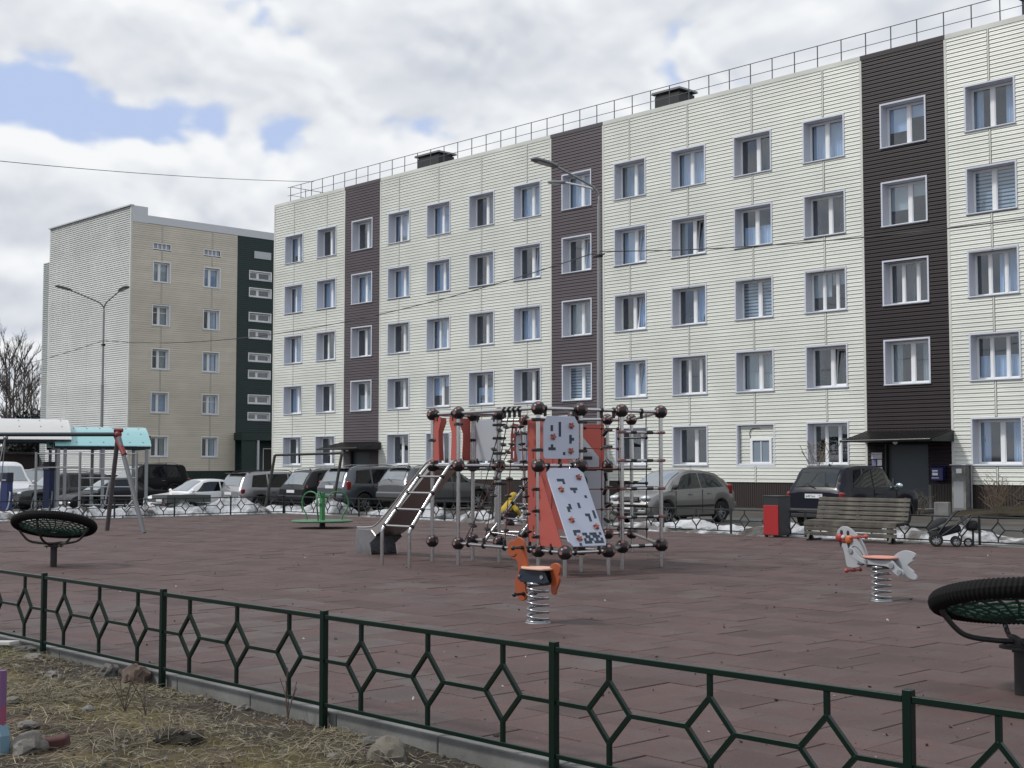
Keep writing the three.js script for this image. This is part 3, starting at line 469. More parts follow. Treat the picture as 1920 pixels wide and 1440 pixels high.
{
  const ms = [[.26, .235, .19], [.20, .19, .175], [.30, .28, .25], [.24, .17, .14]].map(c => M(c, .9, 0, { map: tConc, bumpMap: tConc, bumpScale: .004 }));
  // [x, z, half sizes, material, label]
  const L = [[-5.98, -4.71, .115, .085, .10, 0, 'large rounded tan stone at the foot of the kerb, biggest in the soil strip'], [-9.42, -4.97, .10, .10, .085, 3, 'chunky reddish broken stone leaning on the kerb beside a fence post'], [-9.9, -5.0, .08, .07, .07, 1, 'grey broken stone by the kerb just left of the reddish one'],
    [-7.47, -3.28, .10, .07, .12, 2, 'flat pale stone beside the blue foot of the purple post'], [-9.94, -4.56, .07, .035, .06, 2, 'pale flat pebble half buried in the soil left of centre'], [-10.94, -4.85, .09, .035, .07, 2, 'pale oval stone near the far end of the soil strip'], [-11.4, -4.96, .1, .045, .07, 1, 'weathered grey stone close under the fence rail at the left'],
    [-8.14, -3.57, .06, .035, .06, 2, 'small pale stone standing in the dry grass'], [-9.05, -3.86, .06, .03, .05, 0, 'small brown stone amid moss at the left'], [-8.47, -4.13, .05, .025, .04, 2, 'tiny whitish stone in the middle of the dry grass'], [-6.41, -4.92, .055, .035, .05, 1, 'small grey stone beneath the kerb left of the big tan stone'], [-7.89, -4.97, .05, .03, .04, 2, 'light pebble lying against the kerb front'], [-6.2, -4.5, .035, .02, .04, 2, 'little flat pebble in front of the big tan stone']];
  L.forEach(([x, z, a, b, c, m, label], i) => { const o = single('stone', stoneGeo(a, b, c, i * 3.7), ms[m], label, 'stone', 'stones lying on the soil strip'); o.position.set(x, soilY(x, z) + b * .45, z); o.rotation.y = i * 1.3; });
  const br = single('brick_fragment', [rbox(0, 0, 0, .15, .075, .10, .018, 2)], M([.13, .05, .045], .9, 0, { map: tConc, bumpMap: tConc, bumpScale: .004 }), 'broken dark red brick lying in the dry grass', 'brick'); br.position.set(-7.43, soilY(-7.43, -3.43) + .035, -3.43); br.rotation.set(.1, .9, .06);
  const pl = single('plank_offcut', [rbox(0, 0, 0, .5, .03, .12, .005)], M([.45, .44, .42], .8), 'pale plank offcut lying on the soil at the left edge', 'plank'); pl.position.set(-11.8, soilY(-11.8, -4.85) + .05, -4.85); pl.rotation.set(0, .4, .05);
  const po = thing('garden_post', 'pink and purple painted post with a blue wooden foot at the left edge', 'post', [-7.52, 0, -3.15]);
    part('stem', rod(V(-.002, .22, 0), V(-.004, .42, 0), .024, .024, 14), M([.15, .07, .17], .5), po); part('stem_foot', rod(V(0, .05, 0), V(-.002, .22, 0), .0245, .0245, 14), M([.24, .055, .11], .5), po); part('foot', slab([[-.14, -.12], [.055, -.12], [.055, .06], [.02, .12], [-.06, .09], [-.14, .11]], .06, .006), M([.12, .21, .27], .6, 0), po);
  po.position.y = soilY(-7.52, -3.15) + .05;
  // dry twigs, a tangle of roots
  seed = 31; const tw = [];
  for (let i = 0; i < 26; i++) { const a = rnd() * 6.28, l = rr(.06, .22), c = V(Math.cos(a) * rr(0, .14), .02, Math.sin(a) * rr(0, .15)); tw.push(tube([c, c.clone().add(V(rr(-.1, .1), rr(.02, .09), rr(-.1, .1))), c.clone().add(V(Math.cos(a) * l * .7, rr(.0, .08), Math.sin(a) * l * .7)), c.clone().add(V(Math.cos(a) * l, rr(-.02, .03), Math.sin(a) * l))], rr(.0012, .0028), 5, 9)); }
  const rt = thing('root_tussock', 'dark tussock with a tangle of pale dead roots in the dry grass', 'tussock', [-7.15, soilY(-7.15, -4.05), -4.05]);
  part('earth_mound', stoneGeo(.17, .06, .13, 41), M([.05, .04, .032], .95, 0, { map: tSoil, bumpMap: bSoil, bumpScale: .02 }), rt); part('roots', tw, M([.2, .17, .13], .9), rt).position.y = .035;
  const twig = (x, z, h, sd, label) => { seed = sd; const g = []; const base = V(0, 0, 0); for (let i = 0; i < 5; i++) { const e = V(rr(-.12, .12), h * rr(.5, 1), rr(-.12, .12)); g.push(tube([base, e.clone().multiplyScalar(.5).add(V(rr(-.02, .02), 0, rr(-.02, .02))), e], .0032, 5, 8)); } single('dry_sapling', g, M([.09, .065, .05], .9), label, 'plant', 'dry saplings in the soil strip', [x, soilY(x, z), z]); };
  twig(-8.3, -4.31, .3, 3, 'thin leafless sapling rising from the middle of the grass strip'); twig(-8.0, -4.3, .26, 8, 'thin leafless sapling to the right of its taller neighbour'); twig(-7.36, -4.97, .34, 12, 'dry stalk in front of the fence post near the big tan stone');
  const tl = (x, z, sd, label) => { seed = sd; const g = []; for (let i = 0; i < 14; i++) { const a = rr(-1, 1), b = rnd() * 6.28, l = rr(.06, .24); g.push(tube([V(0, 0, 0), V(Math.cos(b) * l * .3, l * .35, Math.sin(b) * l * .3), V(Math.cos(b) * l * .8, l * rr(.1, .5), Math.sin(b) * l * .8), V(Math.cos(b) * l * 1.2, l * rr(0, .3), Math.sin(b) * l * 1.2)], rr(.0012, .002), 5, 9)); } single('straw_tuft', g, M([.26, .23, .175], .9), label, 'tuft', 'tufts of bleached straw', [x, soilY(x, z), z]); };
  tl(-6.3, -4.5, 4, 'bleached straw stalks bending over near the bottom edge beside the tan stone'); tl(-6.05, -4.5, 15, 'loose bleached straw just in front of the big tan stone'); tl(-7.41, -3.77, 17, 'pale straw tuft behind the root tangle'); tl(-7.2, -3.55, 27, 'pale straw tuft near the broken brick');
}
// ---------- snow piles ----------
function snowPile(x0, z0, x1, z1, w, h, sd, label) {   // ridge from (x0,z0) to (x1,z1)
  const L = Math.hypot(x1 - x0, z1 - z0), nu = Math.ceil(L / .11), nv = 34, P = [], I = [], dx = (x1 - x0) / L, dz = (z1 - z0) / L;
  for (let i = 0; i <= nu; i++) for (let j = 0; j <= nv; j++) {
    const u = i / nu, v = j / nv * 2 - 1, ww = w * (.65 + .5 * fbmT(u * L * .06 + sd, .3, 8, 3)), e = Math.pow(Math.max(0, 1 - Math.pow(Math.abs(u * 2 - 1), 4)), .5);
    const x = x0 + dx * L * u - dz * v * ww, z = z0 + dz * L * u + dx * v * ww;
    const p = Math.max(0, 1 - v * v), n = fbm3(x * .8 + sd, sd, z * .8, 4), n2 = fbm3(x * 4 + sd, 0, z * 4, 3);
    P.push(x, slope(x, z) - .1 + e * Math.pow(p, .8) * h * (.8 + 1.5 * n) + .14 * n2 * Math.sqrt(p) * e, z);
  }
  for (let i = 0; i < nu; i++) for (let j = 0; j < nv; j++) { const a = i * (nv + 1) + j, b = a + nv + 1; I.push(a, a + 1, b, a + 1, b + 1, b); }
  const g = new THREE.BufferGeometry(); g.setAttribute('position', new THREE.Float32BufferAttribute(P, 3)); g.setIndex(I); g.computeVertexNormals(); g.setAttribute('uv', new THREE.Float32BufferAttribute(new Float32Array(P.length / 3 * 2), 2));
  return single('snow_pile', g, mat.snow, label, 'snow', 'heaps of old snow along the fence');
}
snowPile(-38.9, -14.5, -39.2, -27.5, 1.2, .5, 1, 'long dirty snow bank behind the fence at the left, in front of the white car');
snowPile(-38.3, -26.3, -36.6, -27.0, 1.2, .6, 2, 'snow heap at the playground corner behind the green roundabout');
snowPile(-33.6, -25.9, -30.4, -26.3, .95, .52, 3, 'snow heap behind the foot of the metal slide');
snowPile(-30.2, -25.7, -24.9, -25.9, .95, .46, 4, 'snow heap behind the play structure, under the rope nets');
snowPile(-23.3, -25.6, -16.2, -25.9, 1.0, .34, 5, 'low snow heap along the fence in front of the grey hatchback');
snowPile(-17.4, -26.6, -12.6, -27.2, .9, .35, 6, 'grainy snow patch behind the bench, right of the litter bin');
snowPile(-12.2, -26.4, -6.5, -27.4, 1.1, .3, 7, 'thin grey snow strip behind the fence at the far right');
// ---------- fences ----------
function fenceRun(label, p0, dir, n, L, m, h = .62) {
  const t = thing('lawn_fence', label, 'fence', [p0[0], 0, p0[1]], Math.atan2(-dir[1], dir[0]), 'low diamond pattern lawn fences');
  const pg = join([rbox(0, h / 2 - .05, 0, .042, h + .12, .042, .004)]), w = .022, e = L - .042;
  const top = join([rbox(L / 2, h - .03, 0, e, .03, .03, .004)]), bot = join([rbox(L / 2, .075, 0, e, .026, .026, .004)]);
  const mid = (.075 + h - .03) / 2, dw = L * .068, dh = .155;
  const dg = join([bar(V(-dw, 0, 0), V(0, dh, 0), w), bar(V(0, dh, 0), V(dw, 0, 0), w), bar(V(dw, 0, 0), V(0, -dh, 0), w), bar(V(0, -dh, 0), V(-dw, 0, 0), w), box(0, (dh + h - .045 - mid) / 2, 0, w, h - .045 - mid - dh, w), box(0, -(dh + mid - .088) / 2, 0, w, mid - .088 - dh, w), ...[[dw, 0], [-dw, 0], [0, dh], [0, -dh]].map(([x, y]) => ball(x, y, 0, w * .6, 8))]);
  const xs = [.19, .5, .81].map(k => k * L), lk = [[.02, xs[0] - dw], [xs[0] + dw, xs[1] - dw], [xs[1] + dw, xs[2] - dw], [xs[2] + dw, L - .02]];
  const mg = lk.map(([a, b]) => box((a + b) / 2, mid, 0, b - a, w, w * .96));
  for (let i = 0; i <= n; i++) {
    share('post', pg, m, t, i * L, 0, 0).rotation.z = (hash2(i, n) - .5) * .012; if (i === n) break;
    share('top_rail', top, m, t, i * L); share('bottom_rail', bot, m, t, i * L); for (const q of mg) share('middle_rail', q, m, t, i * L);
    for (const x of xs) share('diamond', dg, m, t, i * L + x, mid, 0);
  }
  return t;
}
fenceRun('dark green diamond fence across the foreground on the concrete kerb', [-17.45, -5.05], [1, 0], 9, 2.075, mat.fence, .66);
fenceRun('black diamond fence along the far side of the playground behind the bench', [-37.5, -25.12], [1, 0], 15, 2.05, mat.fenceFar, .6);
fenceRun('black diamond fence at the left end of the playground in front of the snow bank', [-37.55, -25.1], [0, 1], 7, 2.02, mat.fenceFar, .6);
// ---------- climbing structure ----------
{
  const t = thing('climbing_structure', 'large tube and rope climbing structure with slide, red panels and grey block-pattern climbing wall', 'play structure', [-14.02, 0, -13.84], -.1516);
  const Y0 = .35, Y1 = 1.6, Y2 = 2.45, R = .033;
  const N = { A: [-3, 0], B: [-2.2, 0], C: [-3, -.8], D: [-2.2, -.8], E: [0, 0], F: [.65, 0], G: [0, -.8], H: [.65, -.8], I: [0, -1.6], J: [0, -2.4], K: [-2.2, -2.35], L: [-4.39, -2.86], Mm: [-4.92, -2.58], P: [-3.2, -3.9], Q: [-3.05, -4.35] };
  const p = (n, y) => V(N[n][0], y, N[n][1]);
  const bolt = new THREE.CylinderGeometry(.026, .026, .012, 14).rotateX(Math.PI / 2);
  const ballG = join([new THREE.SphereGeometry(.102, 22, 16), new THREE.TorusGeometry(.101, .006, 6, 24).rotateY(.785), new THREE.TorusGeometry(.101, .006, 6, 24).rotateY(-.785)]);
  const capG = join([0, 1, 2, 3].map(k => bolt.clone().translate(0, 0, .100).rotateY(k * Math.PI / 2 + .3)).concat([bolt.clone().translate(0, 0, .1).rotateX(-.8).rotateY(1.0)]));
  const node = (n, y) => { const b = share('ball_joint', ballG, mat.blackPlastic, t, N[n][0], y, N[n][1]); share('bolt_cap', capG, mat.pinkCap, b); };
  const post = (n, top) => part('post', [rod(p(n, 0), p(n, top), R, R, 14)], mat.steel, t);
  const tb = (a, b, r = .028) => part('tube', [rod(a, b, r, r, 12)], mat.steel, t);
  for (const n of 'ABCDEGIJ') { post(n, Y2); node(n, Y0); node(n, Y2); }
  for (const n of 'ABCDEG') node(n, Y1);
  for (const n of 'FH') { post(n, Y0); node(n, Y0); }
  for (const n of ['K', 'L', 'Mm', 'P', 'Q']) { post(n, Y2); node(n, Y0); node(n, Y2); if (n !== 'Q') node(n, Y1); }
  const links = [['A', 'B', Y1], ['A', 'C', Y1], ['C', 'D', Y1], ['B', 'D', Y1], ['A', 'B', Y2], ['B', 'D', Y2], ['C', 'D', Y2], ['A', 'C', Y2], ['B', 'E', Y2], ['B', 'E', Y0], ['C', 'D', Y0], ['E', 'G', Y2], ['E', 'G', Y1], ['G', 'I', Y2], ['I', 'J', Y2], ['E', 'F', Y0], ['F', 'H', Y0], ['H', 'I', Y0], ['I', 'J', Y0], ['G', 'H', Y0], ['D', 'K', Y1], ['K', 'G', Y2], ['K', 'G', Y1], ['L', 'Mm', Y0], ['L', 'Mm', Y2], ['L', 'K', Y0], ['L', 'K', Y2], ['L', 'P', Y2], ['P', 'Q', Y2], ['P', 'I', Y2], ['Q', 'J', Y2], ['P', 'Q', Y0], ['Q', 'J', Y0], ['D', 'L', Y1]];
  for (const [a, b, y] of links) tb(p(a, y), p(b, y));
  // clamps on tubes and posts
  const clampV = join([new THREE.CylinderGeometry(.05, .05, .05, 12), rbox(.06, 0, 0, .11, .045, .05, .015), rbox(-.06, 0, 0, .11, .045, .05, .015)]);
  const clamp = (x, y, z, rot = 0) => { share('clamp', clampV, mat.blackPlastic, t, x, y, z).rotation.y = rot; };
  for (const [n, ys, r] of [['E', [2.28, 1.83, 1.25, .93, .55], 1.57], ['G', [2.26, 1.82], 1.57], ['A', [2.02], 0], ['B', [2.27], 0], ['C', [2.03], 0], ['D', [2.27, 2.05, 1.8, 1.3], .7], ['L', [2.2, 1.9, 1.2, .8], .4], ['P', [2.25, 1.95, 1.5, 1.2, .9, .6], .2]]) for (const y of ys) clamp(N[n][0], y, N[n][1], r);
  const clampH = join([new THREE.TorusGeometry(.036, .016, 8, 14), rbox(0, -.07, 0, .045, .1, .04, .012)]);
  const hang = (a, b, k, y, rx = 0) => { const q = p(a, y).lerp(p(b, y), k), d = p(b, y).sub(p(a, y)), o = share('hanger_clamp', clampH, mat.blackPlastic, t, q.x, q.y, q.z); o.rotation.order = 'YXZ'; o.rotation.y = Math.atan2(d.x, d.z); o.rotation.z = rx; return q; };
  hang('A', 'B', .2, Y2); hang('A', 'B', .8, Y2); hang('C', 'D', .2, Y2); hang('C', 'D', .82, Y2); hang('C', 'D', .2, Y1, 3.14); hang('C', 'D', .8, Y1, 3.14); hang('E', 'G', .16, Y2); hang('E', 'G', .84, Y2); hang('G', 'I', .5, Y2); hang('G', 'I', .8, Y2); hang('I', 'J', .5, Y2);
  for (const k of [.22, .5, .78]) { hang('E', 'G', k, Y1, k === .5 ? 3.14 : 0); } hang('F', 'H', .22, Y0, 3.14); hang('F', 'H', .78, Y0, 3.14); hang('E', 'F', .5, Y0, 3.14);
  // deck
  part('deck', [rbox(-2.6, Y1 - .06, -.4, .74, .03, .74, .005)], M([.02, .02, .022], .6), t);
  part('deck', [rbox(-1.1, Y1 - .06, -1.5, 2.1, .03, 1.5, .005)], M([.02, .02, .022], .6), t);
  // red archway panels: A-B and A-C openings, outline in the panel plane (0 = first post)
  const archL = [[.05, 1.68], [.22, 1.68], [.2, 2.0], [.2, 2.15], [.27, 2.32], [.26, 2.40], [.05, 2.40]];
  const orient = (g, a, b) => { const d = p(b, 0).sub(p(a, 0)); return g.rotateY(Math.atan2(-d.z, d.x)).translate(N[a][0], 0, N[a][1]); };
  for (const [a, b] of [['A', 'B'], ['B', 'A'], ['A', 'C'], ['C', 'A']]) part('arch_panel', orient(slab(archL, .02), a, b), mat.redPanel, t);
  part('grey_panel', orient(slab([[.06, 1.68], [.74, 1.68], [.74, 2.36], [.06, 2.36]], .02), 'C', 'D'), mat.greyPanel, t);
  // slotted red panels towards the back
  const slotted = (pts, slots) => { const s = new THREE.Shape(pts.map(q => new THREE.Vector2(...q))); for (const [x, y, w, h] of slots) { const hgeo = new THREE.Path(); hgeo.moveTo(x - w / 2, y - h / 2); hgeo.lineTo(x + w / 2, y - h / 2); hgeo.lineTo(x + w / 2, y + h / 2); hgeo.lineTo(x - w / 2, y + h / 2); hgeo.closePath(); s.holes.push(hgeo); } return new THREE.ExtrudeGeometry(s, { depth: .02, bevelEnabled: false }).translate(0, 0, -.01); };
  const dk = slotted([[.04, 1.66], [.14, 1.66], [.11, 1.85], [.11, 2.1], [.15, 2.28], [.05, 2.3], [.02, 2.1], [.02, 1.85]], [[.07, 1.78, .02, .12], [.065, 1.98, .02, .14], [.075, 2.18, .02, .1]]);
  part('red_slot_panel', dk.rotateY(.85).translate(-2.12, 0, -.95), mat.redPanel, t);
  const bigSlots = []; for (let i = 0; i < 6; i++) bigSlots.push([.17 + .04 * (i % 2), .62 + i * .29, .045, .15]);
  part('red_ladder_panel', slotted([[.06, .42], [.95, .42], [.95, 2.38], [.06, 2.38], [.1, 1.6]], bigSlots).rotateY(.5).translate(-4.30, 0, -2.9), mat.redPanel, t);
  const lpl = part('red_ladder_panel', slotted([[.12, .45], [.55, .45], [.62, 2.3], [.1, 2.3]], bigSlots.slice(0, 5).map(([x, y, w, h]) => [x + .06, y, w, h])).rotateY(.24).translate(-.62, 0, -.16), mat.redPanel, t);
  // red side cheek and inclined wall E-G mid to F-H low
  part('side_cheek', slab([[.02, 1.56], [.02, .42], [.6, .42]], .02).translate(0, 0, .0), mat.redPanel, t);
  const inc = new THREE.Group(); // temporary transform for the inclined wall
  const a0 = V(.045, 1.56, 0), b0 = V(.66, .43, 0), len = a0.distanceTo(b0), ang = Math.atan2(b0.x - a0.x, a0.y - b0.y);
  const place = g => g.rotateX(0).applyMatrix4(new THREE.Matrix4().makeBasis(V(0, 0, -1), V(-Math.sin(ang), Math.cos(ang), 0), V(Math.cos(ang), Math.sin(ang), 0)).setPosition(b0.x + .03, b0.y, -.06));
  // local wall frame: x 0..W along the tube, y 0..len up the slope, z outward
  const Wp = .69, wallG = slab([[.06, 0], [Wp - .03, 0], [Wp, .1], [Wp, len - .1], [Wp - .08, len], [.1, len], [0, len - .08], [0, .08]], .024);
  const wall = part('climbing_wall', place(wallG), mat.whitePanel, t);
  const cells = (x, y, s, list) => list.map(([i, j]) => box(x + i * s, y + j * s, .0135, s, s, .003));
  const s = .044, mk = [cells(.17, 1.08, s, [[0, 0], [1, 0], [2, 0], [2, -1]]), cells(.36, .93, s, [[0, 0], [1, 0], [2, 0], [1, -1]]), cells(.40, .68, s, [[0, 0], [0, -1]]), cells(.23, .62, s, [[0, 0], [0, -1], [-1, -1], [-1, -2]].map(([i, j]) => [i, j + 1])), cells(.58, .8, s, [[0, 0]]), cells(.48, .50, s, [[0, 0], [1, 0], [1, -1], [1, -2]]), cells(.63, .55, s, [[0, 0], [0, -1], [0, -2]]), cells(.16, .24, s, [[0, 0], [1, 0], [2, 0], [0, -1]]), cells(.20, .03, s, [[0, 0]]), cells(.31, .06, s, [[0, 0], [1, 0], [2, 0], [4, 0], [5, 0], [6, 0], [7, 0], [0, 1], [2, 1], [3, 1], [5, 1], [7, 1], [1, 2], [2, 2], [4, 2], [5, 2], [6, 2], [0, 3], [1, 3], [3, 3], [4, 3], [5, 3], [7, 3]])];
  for (const q of mk.flat()) part('block_mark', place(q), mat.navyMark, wall);
  const starG = (k) => { const pts = []; for (let i = 0; i < 10; i++) { const a = i * Math.PI / 5 + k, r = i % 2 ? .03 : .052; pts.push([Math.cos(a) * r, Math.sin(a) * r]); } return slab(smoothOutline(pts, 40), .045, .012); };
  for (const [x, y] of [[.56, 1.12], [.16, .92], [.17, .42], [.58, .30], [.2, .12]]) part('hand_grip', place(starG(x * 9).translate(x, y, .03)), mat.grip, wall);
  const place2 = g => g.applyMatrix4(new THREE.Matrix4().makeBasis(V(0, 0, -1), V(0, 1, 0), V(1, 0, 0)).setPosition(.03, 1.70, -.07));
  const up = part('climbing_wall', place2(slab([[.02, 0], [.64, 0], [.66, .03], [.66, .52], [.58, .64], [.08, .64], [0, .52], [0, .03]], .022)), mat.whitePanel, t);
  for (const q of [cells(.15, .48, s, [[0, 0], [0, -1]]), cells(.30, .53, s, [[0, 0], [0, -1], [0, -2], [0, -3], [0, -4]]), cells(.50, .34, s, [[0, 0], [0, -1], [0, -2], [1, -1]]), cells(.11, .15, s, [[0, 0], [1, 0], [2, 0], [1, 1]]), cells(.38, .08, s, [[0, 0]])].flat()) part('block_mark', place2(q), mat.navyMark, up);
  for (const [x, y] of [[.51, .5], [.17, .33], [.5, .12]]) part('hand_grip', place2(starG(x * 7).translate(x, y, .028)), mat.grip, up);
  // play panel at the back right: red upper part with a grey house, grey lower part with ring openings
  const pq = p('P', 0), bp = g => g.rotateY(.72).translate(pq.x - .02, 0, pq.z);
  const red = part('play_panel', bp(slab([[-1.3, 1.55], [-.05, 1.55], [-.05, 2.36], [-1.3, 2.36]], .02)), mat.redPanel, t);
  part('house_shape', bp(slab([[-.75, 1.57], [-.14, 1.57], [-.14, 1.75], [-.44, 2.12], [-.75, 1.75]], .014, .002).translate(0, 0, .02)), mat.greyPanel, red); part('window_slot', bp(box(-.44, 1.74, .032, .34, .06, .006)), mat.dark, red);
  const ringPan = (() => { const sh = new THREE.Shape([[-1.2, .45], [-.05, .45], [-.05, 1.5], [-1.2, 1.5]].map(q => new THREE.Vector2(...q))); for (const [x, y] of [[-.5, 1.3], [-.3, 1.28], [-.52, .98], [-.3, .95], [-.5, .68]]) { const h = new THREE.Path(); h.absarc(x, y, .075, 0, 6.283, true); sh.holes.push(h); } return new THREE.ExtrudeGeometry(sh, { depth: .02, bevelEnabled: false, curveSegments: 10 }); })();
  part('play_panel', bp(ringPan), mat.greyPanel, t); part('ring', [[-.5, 1.3], [-.52, .98]].map(([x, y]) => bp(new THREE.TorusGeometry(.13, .014, 6, 20).translate(x, y, .03))), mat.blackPlastic, t);
  // slide
  const prof = [[-2.95, 1.56], [-3.146, 1.54], [-3.352, 1.44], [-4.042, 0.98], [-4.617, 0.6], [-4.905, 0.43], [-5.135, 0.345], [-5.422, 0.32], [-5.744, 0.31]];
  const pc = new THREE.CatmullRomCurve3(prof.map(q => V(q[0], q[1], 0)), false, 'catmullrom', .3).getPoints(46), zc = -.33, hw = .25;
  const strip = (sec) => { const P = []; for (let i = 0; i < pc.length - 1; i++) for (let k = 0; k < sec.length - 1; k++) { const q = (n, m) => { const c = pc[n], T = pc[Math.min(pc.length - 1, n + 1)].clone().sub(pc[Math.max(0, n - 1)]).normalize(), nx = T.y, ny = -T.x; return [c.x + nx * sec[m][1], c.y + ny * sec[m][1], zc + sec[m][0]]; }; const a = q(i, k), b = q(i + 1, k), c = q(i + 1, k + 1), d = q(i, k + 1); P.push(...a, ...b, ...c, ...a, ...c, ...d); } const g = new THREE.BufferGeometry(); g.setAttribute('position', new THREE.Float32BufferAttribute(P, 3)); return toCreasedNormals(g, .6); };
  // closed chute section: bed, side walls, rolled rims
  const sl = part('slide', strip([[-hw, .15], [-hw, .02], [-hw + .02, 0], [hw - .02, 0], [hw, .02], [hw, .15], [hw + .012, .15], [hw + .012, -.012], [-hw - .012, -.012], [-hw - .012, .15], [-hw, .15]]), M([.55, .53, .51], .3, .95), t);
  for (const sgn of [-1, 1]) part('slide_rim', tube(pc.filter((q, i) => i % 3 === 0 || i === 46).map((c, i, arr) => { const T = (arr[i + 1] ?? c).clone().sub(arr[i - 1] ?? c).normalize(); return V(c.x + T.y * .16, c.y - T.x * .16, zc + sgn * (hw + .006)); }), .018, 8, 60), mat.steel, sl);
  part('slide_end', [slab([[-5.77, .44], [-5.77, 0], [-5.2, 0], [-5.26, .2], [-5.02, .33], [-5.2, .44]], .012, 0).translate(0, 0, zc + hw + .02), slab([[-5.77, .44], [-5.77, 0], [-5.2, 0], [-5.26, .2], [-5.02, .33], [-5.2, .44]], .012, 0).translate(0, 0, zc - hw - .02), box(-5.77, .15, zc, .012, .3, hw * 2 + .03)], mat.steelDull, sl);
  // access ladder in front of the slide
  const lr = (top, base) => part('ladder_rail', tube([V(top.x, 1.6, top.z), V(lerp(top.x, base.x, .12), 1.61, lerp(top.z, base.z, .12)), V(lerp(top.x, base.x, .3), 1.42, lerp(top.z, base.z, .3)), V(lerp(top.x, base.x, .97), .6, lerp(top.z, base.z, .97)), V(base.x, .5, base.z), V(base.x, 0, base.z)], .03, 12, 60, false, .2), mat.steel, t);
  const la = p('A', 0).add(V(.06, 0, 0)), lb_ = p('B', 0).add(V(-.08, 0, 0)), na = V(-3.0, 0, .95), nb_ = V(-2.3, 0, .85); lr(la, na); lr(lb_, nb_);
  for (let i = 0; i < 4; i++) { const k = .3 + i * .215, y = 1.42 - (k - .3) / .67 * .82, q1 = la.clone().lerp(na, k).setY(y), q2 = lb_.clone().lerp(nb_, k).setY(y); const r = part('rung', [rod(q1, q2, .019, .019, 10)], mat.steel, t); part('rung_clamp', [ball(q1.x, q1.y, q1.z, .042, 10), ball(q2.x, q2.y, q2.z, .042, 10)], mat.blackPlastic, r); }
  // second ladder behind the rope net
  const l1 = V(-2.0, 1.6, -1.5), l2_ = V(-1.45, 1.6, -1.75), m1 = V(-2.35, .35, -.6), m2 = V(-1.75, .3, -.75);
  for (const [a, b] of [[l1, m1], [l2_, m2]]) part('ladder_rail', [rod(a, b, .028, .028, 10)], mat.steel, t);
  for (let i = 0; i < 5; i++) { const k = .12 + i * .19, a = l1.clone().lerp(m1, k), b = l2_.clone().lerp(m2, k); const r = part('rung', [rod(a, b, .016, .016, 8)], mat.steel, t); part('rung_clamp', [ball(a.x, a.y, a.z, .04, 8), ball(b.x, b.y, b.z, .04, 8)], mat.blackPlastic, r); }
  // fan of ropes with discs between the low and the top tube B-E
  const disc = new THREE.LatheGeometry([[0, -.022], [.03, -.022], [.058, -.006], [.058, .006], [.03, .022], [0, .022]].map(q => new THREE.Vector2(...q)), 14);
  const rope = (a, b, n, m = mat.rope) => { const r = part('rope', [rod(a, b, .0085, .0085, 6)], m, t); const q = new THREE.Quaternion().setFromUnitVectors(V(0, 1, 0), b.clone().sub(a).normalize()); for (let i = 1; i <= n; i++) { const c = a.clone().lerp(b, i / (n + 1)), o = share('foot_disc', disc, mat.blackPlastic, r, c.x, c.y, c.z); o.quaternion.copy(q); } return r; };
  const topB = k => p('B', Y2).lerp(p('E', Y2), k), lowB = k => p('B', Y0).lerp(p('E', Y0), k);
  [[.14, .60, 6], [.34, .66, 7], [.60, .72, 7], [.9, .78, 7]].forEach(([a, b, n]) => { rope(lowB(a), topB(b), n, a > .5 ? mat.ropeRed : mat.rope); hang('B', 'E', a, Y0, 3.14); hang('B', 'E', b, Y2); });
  rope(V(-2.2, Y0, -.1), V(-1.0, 2.4, -.5), 6, mat.ropeRed);
  // rope net G-I
  const gi = (k, y) => p('G', y).lerp(p('I', y), k);
  part('net_rope', [rod(gi(.5, .42), gi(.5, 2.42), .008, .008, 6)], mat.ropeRed, t);
  for (let i = 0; i < 6; i++) { const y = .62 + i * .31; const r = part('net_rope', [rod(gi(.06, y), gi(.94, y), .008, .008, 6)], mat.ropeRed, t); part('knot', [ball(gi(.5, y).x, y, gi(.5, y).z, .024, 8), ball(gi(.1, y).x, y, gi(.1, y).z, .026, 8), ball(gi(.9, y).x, y, gi(.9, y).z, .026, 8)], mat.blackPlastic, r); }
  // striped ladder I-J
  const ij = (k, y) => p('I', y).lerp(p('J', y), k);
  for (let i = 0; i < 4; i++) { const y = .8 + i * .44; const r = part('striped_bar', [rod(ij(.02, y), ij(.98, y), .021, .021, 10)], mat.steel, t); part('grip_sleeve', [[.22, .36], [.62, .78]].map(([a, b]) => rod(ij(a, y), ij(b, y), .027, .027, 10)), mat.blackPlastic, r); part('bar_clamp', [0, 1].map(k => { const q = ij(k, y); return rbox(q.x, q.y, q.z, .1, .05, .13, .02, 2); }), M([.19, .085, .08], .5), r); }
  part('grip_sleeve', [[.06, .2], [.4, .55], [.75, .9]].map(([a, b]) => rod(ij(a, Y0), ij(b, Y0), .032, .032, 10)), mat.blackPlastic, t);
  // hanging rope ladder behind it
  const hx = k => V(-.62 + .5 * k, 0, -2.05 - .15 * k);
  for (const k of [0, 1]) part('rope', [rod(hx(k).setY(.45), hx(k).setY(2.42), .009, .009, 6)], k ? mat.rope : mat.ropeRed, t);
  for (let i = 0; i < 5; i++) { const y = .6 + i * .36; part('rope_rung', [rod(hx(0).setY(y), hx(1).setY(y), .016, .016, 8), ball(hx(0).x, y, hx(0).z, .03, 8), ball(hx(1).x, y, hx(1).z, .03, 8)], mat.blackPlastic, t); }
  // chain of grips climbing beside the grey panel
  for (let i = 0; i < 7; i++) part('climbing_grip', [new THREE.CapsuleGeometry(.03, .1, 3, 8).rotateZ(1.2 + i * .7).translate(-1.25 + .05 * Math.sin(i * 2), .7 + i * .24, -2.3)], mat.blackPlastic, t);
}
